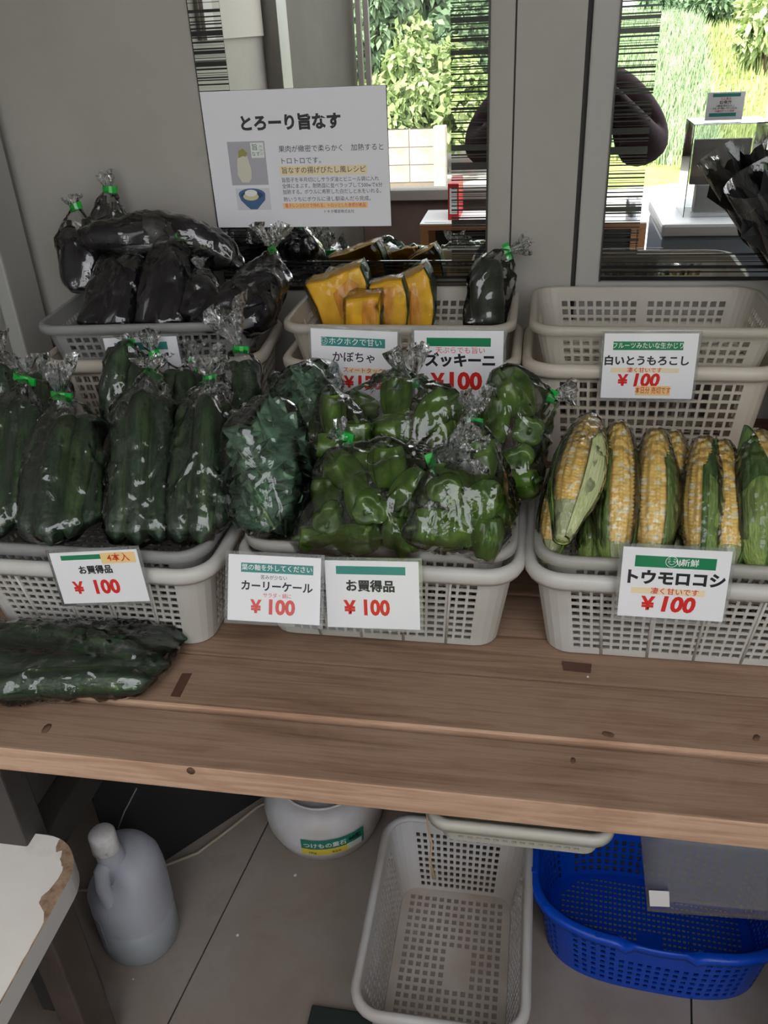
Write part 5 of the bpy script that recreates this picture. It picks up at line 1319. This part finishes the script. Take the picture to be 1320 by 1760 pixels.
# the notice faces the mirror (towards +y): its left is at larger x
c = Card('notice_card', 'white notice card with green bands on the acrylic cover, seen in the right mirror', 'sign', V3((n1.x, yn, cz + (n2.z-n0.z))), V3((n0.x, yn, cz + (n2.z-n0.z))), V3((n1.x, yn, cz)), None, 0.003, False, 0.002)
c.bar(0.12, 0.05, 0.86, 0.17, ink_t); c.bar(0.18, 0.74, 0.90, 0.87, ink_t)
c.txt('お買上げ', 0.5, 0.24, 0.10, ink_r, 0.006); c.txt('代金は', 0.5, 0.37, 0.15, ink_k, 0.015); c.txt('こちらの料金箱に', 0.5, 0.49, 0.09, ink_k, 0.006); c.txt('お入れくださいお願い致します', 0.5, 0.58, 0.08, ink_k, 0.006, sx=0.8); c.txt('防犯カメラ作動中', 0.5, 0.68, 0.09, ink_r, 0.006)
# small pay table with papers, binder and cup
yt = -2.55
tx0, tx1 = PM(722, 378, yt).x, PM(1112, 368, yt).x; tz = PM(750, 383, yt).z
pt = thing('pay_table', 'white topped small wooden table behind the photographer, seen in the mirrors', 'table', ((tx0+tx1)/2, yt-0.15, 0)); PO = pt.location
MB().box((tx0, yt-0.32, tz-0.006), (tx1, yt, tz), 0.001).build('white_top', mat('white_melamine', srgb(232, 232, 230), 0.4), pt, PO)
MB().box((tx0, yt-0.32, tz-0.03), (tx1, yt, tz-0.006), 0.001).build('edge_board', mat('orange_wood', srgb(150, 104, 64), 0.5), pt, PO)
for x in (tx0, tx1-0.035):
    for y in (yt-0.32, yt-0.035): MB().box((x, y, 0), (x+0.035, y+0.035, tz-0.03), 0.001).build('leg', MATS['orange_wood'], pt, PO)
MB().box((tx0+0.035, yt-0.31, 0.05), (tx1-0.035, yt-0.30, tz-0.03)).build('back_board', mat('black_board', srgb(26, 26, 28), 0.6), pt, PO)
tag(MB().box((tx0+0.02, yt-0.20, tz+0.0005), (tx0+0.22, yt-0.02, tz+0.003)).build('paper_sheet', MATS['white_melamine']), 'white paper sheet on the pay table seen in the left mirror', 'paper')
bx = PM(772, 340, yt-0.1).x
bd = thing('red_binder', 'red ring binder standing on the pay table, seen in the left mirror', 'binder', (bx, yt-0.1, tz)); BO = bd.location
MB().box((bx, yt-0.28, tz+0.0005), (bx+0.05, yt-0.06, tz+0.16), 0.003).build('cover', mat('red_binder_cover', srgb(190, 40, 44), 0.4), bd, BO)
MB().box((bx+0.008, yt-0.062, tz+0.03), (bx+0.042, yt-0.058, tz+0.14)).build('spine_label', MATS['white_melamine'], bd, BO)
cx_, cy_ = PM(1118, 350, -2.42).x, -2.62
tag(MB().lathe([(0.026, tz+0.001), (0.034, tz+0.085), (0.032, tz+0.085), (0.024, tz+0.004), (0.001, tz+0.003)], 24, (tx1-0.06, cy_, 0), cap=False).build('metal_cup', mat('steel_cup', srgb(190, 190, 194), 0.25, metal=0.9)), 'steel cup on the right end of the pay table', 'cup')

# ---- the photographer
cxv = Vector((RW[0][0], RW[1][0], RW[2][0])); cup = -Vector((RW[0][1], RW[1][1], RW[2][1])); cfw = Vector((RW[0][2], RW[1][2], RW[2][2]))
pc = CAMP - cfw*0.0085 - cup*0.055
phone = thing('smartphone', 'black smartphone held up by the photographer', 'phone', pc)
Rph = Matrix((cxv, cup, -cfw)).transposed()
frame_obj(phone, pc, Rph)
MB().box((-0.037, -0.078, -0.004), (0.037, 0.078, 0.004), 0.003).build('phone_body', mat('black_phone', srgb(24, 24, 28), 0.25), phone)
MB().box((-0.034, -0.073, 0.004), (0.034, 0.073, 0.0043)).build('screen', mat('phone_glass', srgb(20, 22, 26), 0.08), phone)
B0 = V3((0.065, -1.76, 0.0))
sk = []; ed = []; rad = []
def sv(p, r, par=None, world=False):
    sk.append(tuple((Vector(p) if world else B0 + Vector(p)))); rad.append(r if isinstance(r, tuple) else (r, r))
    if par is not None: ed.append((par, len(sk)-1))
    return len(sk)-1
pel = sv((0, 0, 0.80), (0.17, 0.11)); sp = sv((0, 0, 0.95), (0.20, 0.12), pel); ch = sv((0, 0.0, 1.08), (0.21, 0.125), sp); ub = sv((0, 0, 1.19), (0.15, 0.09), ch)
nb = sv((0, -0.005, 1.27), 0.058, ub); nk2 = sv((0, 0.01, 1.32), 0.047, nb); jaw = sv((0, 0.035, 1.375), (0.062, 0.066), nk2); hd = sv((0, 0.03, 1.43), (0.076, 0.088), jaw); sv((0, 0.02, 1.495), (0.062, 0.072), hd)
sv((0, 0.118, 1.405), 0.011, hd)                                                  # nose
for s in (-1, 1): sv((s*0.088, 0.025, 1.41), (0.012, 0.018), hd)                   # ears
for s in (-1, 1):
    sh = sv((s*0.155, -0.005, 1.195), 0.066, ub); ua = sv((s*0.235, 0.01, 1.07), 0.100, sh); el = sv((s*0.262, 0.05, 0.975), 0.092, ua)
    fa = sv((s*0.225, 0.16, 1.05), 0.060, el); wr = sv((s*0.135, 0.245, 1.165), 0.026, fa)
    pw_ = pc + cxv*(s*0.055) - cup*0.050 - cfw*0.018
    pm_ = pc + cxv*(s*0.047) - cup*0.020 - cfw*0.006
    hb = sv(pw_ - cup*0.03, (0.024, 0.016), wr, True); pl = sv(pm_, (0.026, 0.014), hb, True)
    for k in range(4):                                                            # fingers close round the edge onto the back of the phone
        b_ = pc + cxv*(s*0.050) + cup*(0.012 - 0.019*k); L_ = (0.9, 1.0, 0.95, 0.75)[k]
        k0 = sv(b_ + cfw*0.004, 0.0085, pl, True); k1 = sv(b_ + cfw*0.016 - cxv*(s*0.008*L_), 0.0080, k0, True); sv(b_ + cfw*0.0165 - cxv*(s*0.026*L_), 0.0068, k1, True)
    t0_ = sv(pc + cxv*(s*0.046) + cup*0.004 - cfw*0.014, 0.0095, hb, True); t1_ = sv(pc + cxv*(s*0.034) + cup*0.018 - cfw*0.016, 0.0090, t0_, True); sv(pc + cxv*(s*0.020) + cup*0.030 - cfw*0.015, 0.0078, t1_, True)
for s in (-1, 1):
    hp = sv((s*0.085, 0, 0.74), 0.088, pel); kn = sv((s*0.095, 0.02, 0.42), 0.062, hp); an = sv((s*0.095, -0.01, 0.10), 0.045, kn); he = sv((s*0.095, 0.02, 0.045), (0.042, 0.040), an); sv((s*0.10, 0.14, 0.034), (0.040, 0.030), he)
me = bpy.data.meshes.new('person'); me.from_pydata(sk, ed, [])
tmp = bpy.data.objects.new('person_tmp', me); COL.objects.link(tmp)
md = tmp.modifiers.new('skin', 'SKIN'); md.use_smooth_shade = True; md.branch_smoothing = 0.6
sl_ = me.skin_vertices[0].data
for i, r in enumerate(rad): sl_[i].radius = r; sl_[i].use_root = (i == 0)
tmp.modifiers.new('sub', 'SUBSURF').levels = 2
bpy.context.view_layer.update()
bme = bpy.data.meshes.new_from_object(tmp.evaluated_get(bpy.context.evaluated_depsgraph_get()))
bpy.data.objects.remove(tmp)
person = obj('person', bme, None)
pcol = [mat('skin', srgb(206, 160, 134), 0.5), noisy('dark_burgundy_cloth', [(0.35, srgb(54, 36, 44)), (0.7, srgb(72, 46, 54))], scale=30, rough=0.85), mat('black_trousers', srgb(34, 34, 40), 0.85), mat('grey_shoes', srgb(84, 84, 88), 0.7)]
bme.materials.clear()
for m_ in pcol: bme.materials.append(m_)
for f in bme.polygons:
    p = f.center - B0
    if p.z < 0.085: k = 3
    elif p.z < 0.80 and abs(p.x) < 0.2: k = 2
    elif p.z > 1.285 and abs(p.x) < 0.13 and p.y < 0.16: k = 0
    elif (f.center - pc).length < 0.135: k = 0
    else: k = 1
    f.material_index = k; f.use_smooth = True
for v in bme.vertices: v.co -= B0
person.location = B0
tag(person, 'person in a dark burgundy top holding up a phone, reflected in the mirrors', 'person')
hr = MB(); vs = []; fs = []; nA, nB = 26, 12
for i in range(nB):
    e = PI/2 - (PI*0.62)*i/(nB-1)
    for j in range(nA):
        a = 2*PI*j/nA; front = max(0, math.sin(a))
        ee = e if front < 0.3 else max(e, PI/2 - (PI*0.30)*i/(nB-1))
        vs.append(V3((0.089*math.cos(ee)*math.cos(a), 0.02 + 0.104*math.cos(ee)*math.sin(a), 1.435 + 0.125*math.sin(ee))))
for i in range(nB-1):
    for j in range(nA): fs.append((i*nA+j, (i+1)*nA+j, (i+1)*nA+(j+1) % nA, i*nA+(j+1) % nA))
MB().sheet(vs, fs, 0.006, True).build('hair', mat('dark_hair', srgb(30, 26, 26), 0.6), person)
for s in (-1, 1):
    bm = bmesh.new(); bmesh.ops.create_uvsphere(bm, u_segments=12, v_segments=8, radius=0.011)
    for v in bm.verts: v.co = V3((s*0.033 + v.co.x*1.2, 0.102 + v.co.y*0.7, 1.425 + v.co.z*0.6))
    em = bpy.data.meshes.new('eye'); bm.to_mesh(em); bm.free(); obj('eye', em, mat('eye_dark', srgb(40, 34, 32), 0.2), person)
MB().tube([(-0.024, 0.098, 1.366), (0, 0.106, 1.364), (0.024, 0.098, 1.366)], [0.003, 0.0055, 0.003], 8).build('mouth', mat('lips', srgb(166, 92, 86), 0.5), person)

# ---- outdoors
ground_m = noisy('pale_concrete_ground', [(0.3, srgb(176, 172, 164)), (0.7, srgb(196, 192, 186))], scale=0.6, detail=8, rough=0.8)
struct(MB().box((-14, -40, -0.35), (14, YF-0.02, -0.30)).build('ground_yard', ground_m), 'pale sunlit concrete yard outside the stall')
struct(MB().box((-2.2, -4.3, -0.30), (2.4, YF-0.01, -0.06), 0.01).build('floor_step', ground_m), 'pale concrete step outside the stall')
# bank on the right
hill_m = noisy('grassy_bank', [(0.25, srgb(92, 112, 56)), (0.45, srgb(128, 146, 78)), (0.62, srgb(158, 162, 100)), (0.8, srgb(170, 146, 110))], scale=1.2, detail=10, rough=0.9, bump=0.8, bscale=14)
def hz(x, y):
    t = max(0.0, (-8.6 - y - 0.35*(x-1.0))/3.6); h = min(1.0, t)
    return -0.31 + 1.38*(h*h*(3-2*h)) + 0.16*mnoise.noise(V3((x*0.7, y*0.7, 0)))*h + 0.25*max(0, x-3)*h*0.4
vs = []; fs = []; NX, NY = 60, 50
for j in range(NY+1):
    for i in range(NX+1):
        x = -0.2 + 9*i/NX; y = -8.2 - 12*j/NY; vs.append((x, y, hz(x, y)))
for j in range(NY):
    for i in range(NX): fs.append((j*(NX+1)+i, (j+1)*(NX+1)+i, (j+1)*(NX+1)+i+1, j*(NX+1)+i+1))
struct(MB().add(vs, fs, True).build('ground_bank', hill_m), 'grassy bank behind the yard, seen in the right mirror')
def blade_field(n, area, hmin, hmax, seed, m, name, label, wid=0.009):
    r = random.Random(seed); vs = []; fs = []
    for _ in range(n):
        x, y = area(r); z = hz(x, y); h = hmin + (hmax-hmin)*r.random(); a = r.random()*6.28; le = (r.random()-0.5)*0.7*h, (r.random()-0.5)*0.7*h
        dx, dy = wid*math.cos(a), wid*math.sin(a); o = len(vs)
        vs += [(x-dx, y-dy, z-0.02), (x+dx, y+dy, z-0.02), (x+le[0]*0.4+dx*0.7, y+le[1]*0.4+dy*0.7, z+h*0.6), (x+le[0]*0.4-dx*0.7, y+le[1]*0.4-dy*0.7, z+h*0.6), (x+le[0], y+le[1], z+h)]
        fs += [(o, o+1, o+2, o+3), (o+3, o+2, o+4)]
    o = MB().add(vs, fs).build(name, m); o['kind'] = 'stuff'; return tag(o, label, 'grass')
ga = noisy('long_grass', [(0.3, srgb(136, 158, 92)), (0.5, srgb(172, 188, 120)), (0.75, srgb(206, 210, 156))], scale=3.0, rough=0.8)
gb = noisy('bluish_grass', [(0.3, srgb(140, 168, 128)), (0.6, srgb(172, 194, 152)), (0.8, srgb(204, 214, 182))], scale=3.0, rough=0.8)
blade_field(22000, lambda r: (0.2 + 6.5*r.random(), -9.3 - 5.5*r.random()), 0.06, 0.22, 5, ga, 'bank_grass', 'long yellow green grass on the bank')
blade_field(14000, lambda r: (0.3 + 1.7*r.random(), -9.4 - 4.0*r.random()), 0.10, 0.34, 6, gb, 'bank_grass', 'tall bluish green grass on the left of the bank')
leaf_l = noisy('light_green_leaf', [(0.3, srgb(128, 152, 92)), (0.55, srgb(164, 182, 122)), (0.8, srgb(204, 212, 164))], scale=2.2, rough=0.6)
leaf_d = noisy('mid_green_leaf', [(0.3, srgb(88, 116, 84)), (0.55, srgb(118, 144, 108)), (0.8, srgb(156, 174, 138))], scale=2.2, rough=0.6)
bark_m = mat('bark', srgb(92, 76, 62), 0.9)
def shrub(name, c, rx, ry, rz, n, leaf, m, label, seed, gz=-0.3):
    r = random.Random(seed); c = Vector(c); t = thing(name, label, 'shrub' if rz < 1.2 else 'tree', (c.x, c.y, gz), 'greenery beyond the block wall'); off = t.location
    vs = []; fs = []
    lobes = [(V3((r.uniform(-0.6, 0.6)*rx, r.uniform(-0.6, 0.6)*ry, r.uniform(-0.5, 0.65)*rz)), r.uniform(0.35, 0.6)) for _ in range(11)]
    for _ in range(n):
        l, s = lobes[r.randrange(11)]
        d = V3((r.gauss(0, 1), r.gauss(0, 1), r.gauss(0, 1))).normalized()
        p = c + l + V3((d.x*rx*s, d.y*ry*s, d.z*rz*s))*(0.55 + 0.45*r.random())
        a = (d + V3((r.gauss(0, .6), r.gauss(0, .6), r.gauss(0, .6) - 0.5))).normalized()*leaf; b = a.cross(V3((r.gauss(0, 1), r.gauss(0, 1), r.gauss(0, 1)))).normalized()*leaf*0.28
        o = len(vs); vs += [p - a*0.5, p + b, p + a*0.5 + V3((0, 0, -leaf*0.15)), p - b]; fs.append((o, o+1, o+2, o+3))
    fo = MB().add(vs, fs).build('foliage', m, t, off); fo['kind'] = 'stuff'
    for k in range(4):
        q = c + lobes[k][0]; MB().tube([(c.x+0.05*k, c.y, gz), (c.x*0.5+q.x*0.5, c.y*0.5+q.y*0.5, (gz+q.z)*0.5), q], [0.035, 0.025, 0.008], 6).build('branch', bark_m, t, off)
P = lambda px, py, y: PM(px, py, y)
shrub('green_shrub', P(745, 140, -10.0), 0.75, 0.6, 0.75, 3800, 0.13, leaf_l, 'light green shrub rising behind the block wall, right side in the left mirror', 31)
shrub('green_shrub', P(690, 195, -9.6), 0.55, 0.4, 0.40, 2600, 0.11, leaf_l, 'low light green shrub directly over the block wall', 32)
shrub('green_tree', P(640, 60, -10.4), 0.55, 0.5, 0.9, 2600, 0.15, leaf_d, 'tree at the left of the mirrored view, next to the window sash', 33)
shrub('green_tree', P(760, 10, -12.0), 1.0, 0.8, 1.1, 3600, 0.16, leaf_d, 'tall tree behind the light green shrub', 34)
shrub('green_tree', P(820, 120, -11.0), 0.9, 0.7, 1.2, 3600, 0.14, leaf_d, 'dark green tree right of the block wall, behind the striped border', 35)
shrub('green_tree', P(650, 160, -11.2), 0.9, 0.5, 0.7, 2600, 0.14, leaf_d, 'shaded tree between block wall and brown house', 36)
shrub('green_shrub', P(1170, 30, -13.2), 0.7, 0.5, 0.35, 2200, 0.12, leaf_d, 'bush on top of the grassy bank', 37, 1.1)
shrub('green_shrub', P(1240, 30, -13.4), 0.7, 0.5, 0.30, 2000, 0.12, leaf_d, 'second bush on top of the grassy bank, further right', 38, 1.1)
shrub('green_tree', P(1345, 20, -11.5), 0.55, 0.5, 0.6, 2200, 0.16, leaf_l, 'light green tree at the right end of the bank', 39)
# block wall
yw = -9.0
bw0 = P(640, 225, yw).x; bw1 = P(748, 225, yw).x; bzt = P(700, 222, yw).z
blk_m = noisy('concrete_block', [(0.3, srgb(150, 140, 128)), (0.55, srgb(176, 166, 154)), (0.8, srgb(194, 186, 174))], scale=6, detail=8, rough=0.85, bump=0.3)
bwall = thing('block_wall', 'weathered concrete block wall in the yard, seen in the left mirror', 'wall', ((bw0+bw1)/2, yw, -0.3)); BW = bwall.location
bh, bl_ = 0.19, 0.30; rows = int((bzt+0.3)/bh)+1
blk = MB().box((0.004, 0, 0.004), (bl_-0.004, 0.12, bh-0.004), 0.005).mesh('block'); blk.materials.append(blk_m)
MB().box((bw0-1.2, yw-0.11, -0.3), (bw1, yw-0.01, bzt-0.004)).build('mortar', mat('mortar', srgb(128, 118, 106), 0.9), bwall, BW)
for r_ in range(rows):
    z = bzt - (r_+1)*bh; 
    if z < -0.34: break
    x = bw1 - bl_; k = 0
    while x > bw0-1.2 - 0.01:
        o = obj('block', blk, None, bwall); o.location = V3((x, yw-0.12, z)) - BW; x -= bl_; k += 1
MB().box((bw1-0.02, yw-0.16, -0.3), (bw1+0.12, yw+0.02, bzt+0.02), 0.01).build('end_post', blk_m, bwall, BW)
# house behind
yh = -15.0
h0, h1 = P(648, 40, yh).x, P(740, 40, yh).x
hs = thing('brown_house', 'orange brown boarded house behind the trees, seen in the left mirror', 'house', ((h0+h1)/2, yh-1, -0.3)); HO = hs.location
MB().box((h0-1.0, yh-2.0, -0.3), (h1+0.8, yh, 3.2)).build('wall', noisy('orange_brown_boards', [(0.4, srgb(186, 146, 116)), (0.7, srgb(204, 166, 136))], scale=5, stretch=(8, 1, 1), rough=0.8), hs, HO)
MB().box((h0+0.25, yh, 0.9), (h0+0.75, yh+0.03, 1.7)).build('window', mat('dark_window', srgb(86, 92, 102), 0.2), hs, HO)
MB().prism([(h0-1.3, 3.2), (h1+1.1, 3.2), ((h0+h1)/2, 4.2)], yh-2.2, yh+0.3, 'y').build('roof', mat('grey_roof', srgb(96, 92, 92), 0.7), hs, HO)
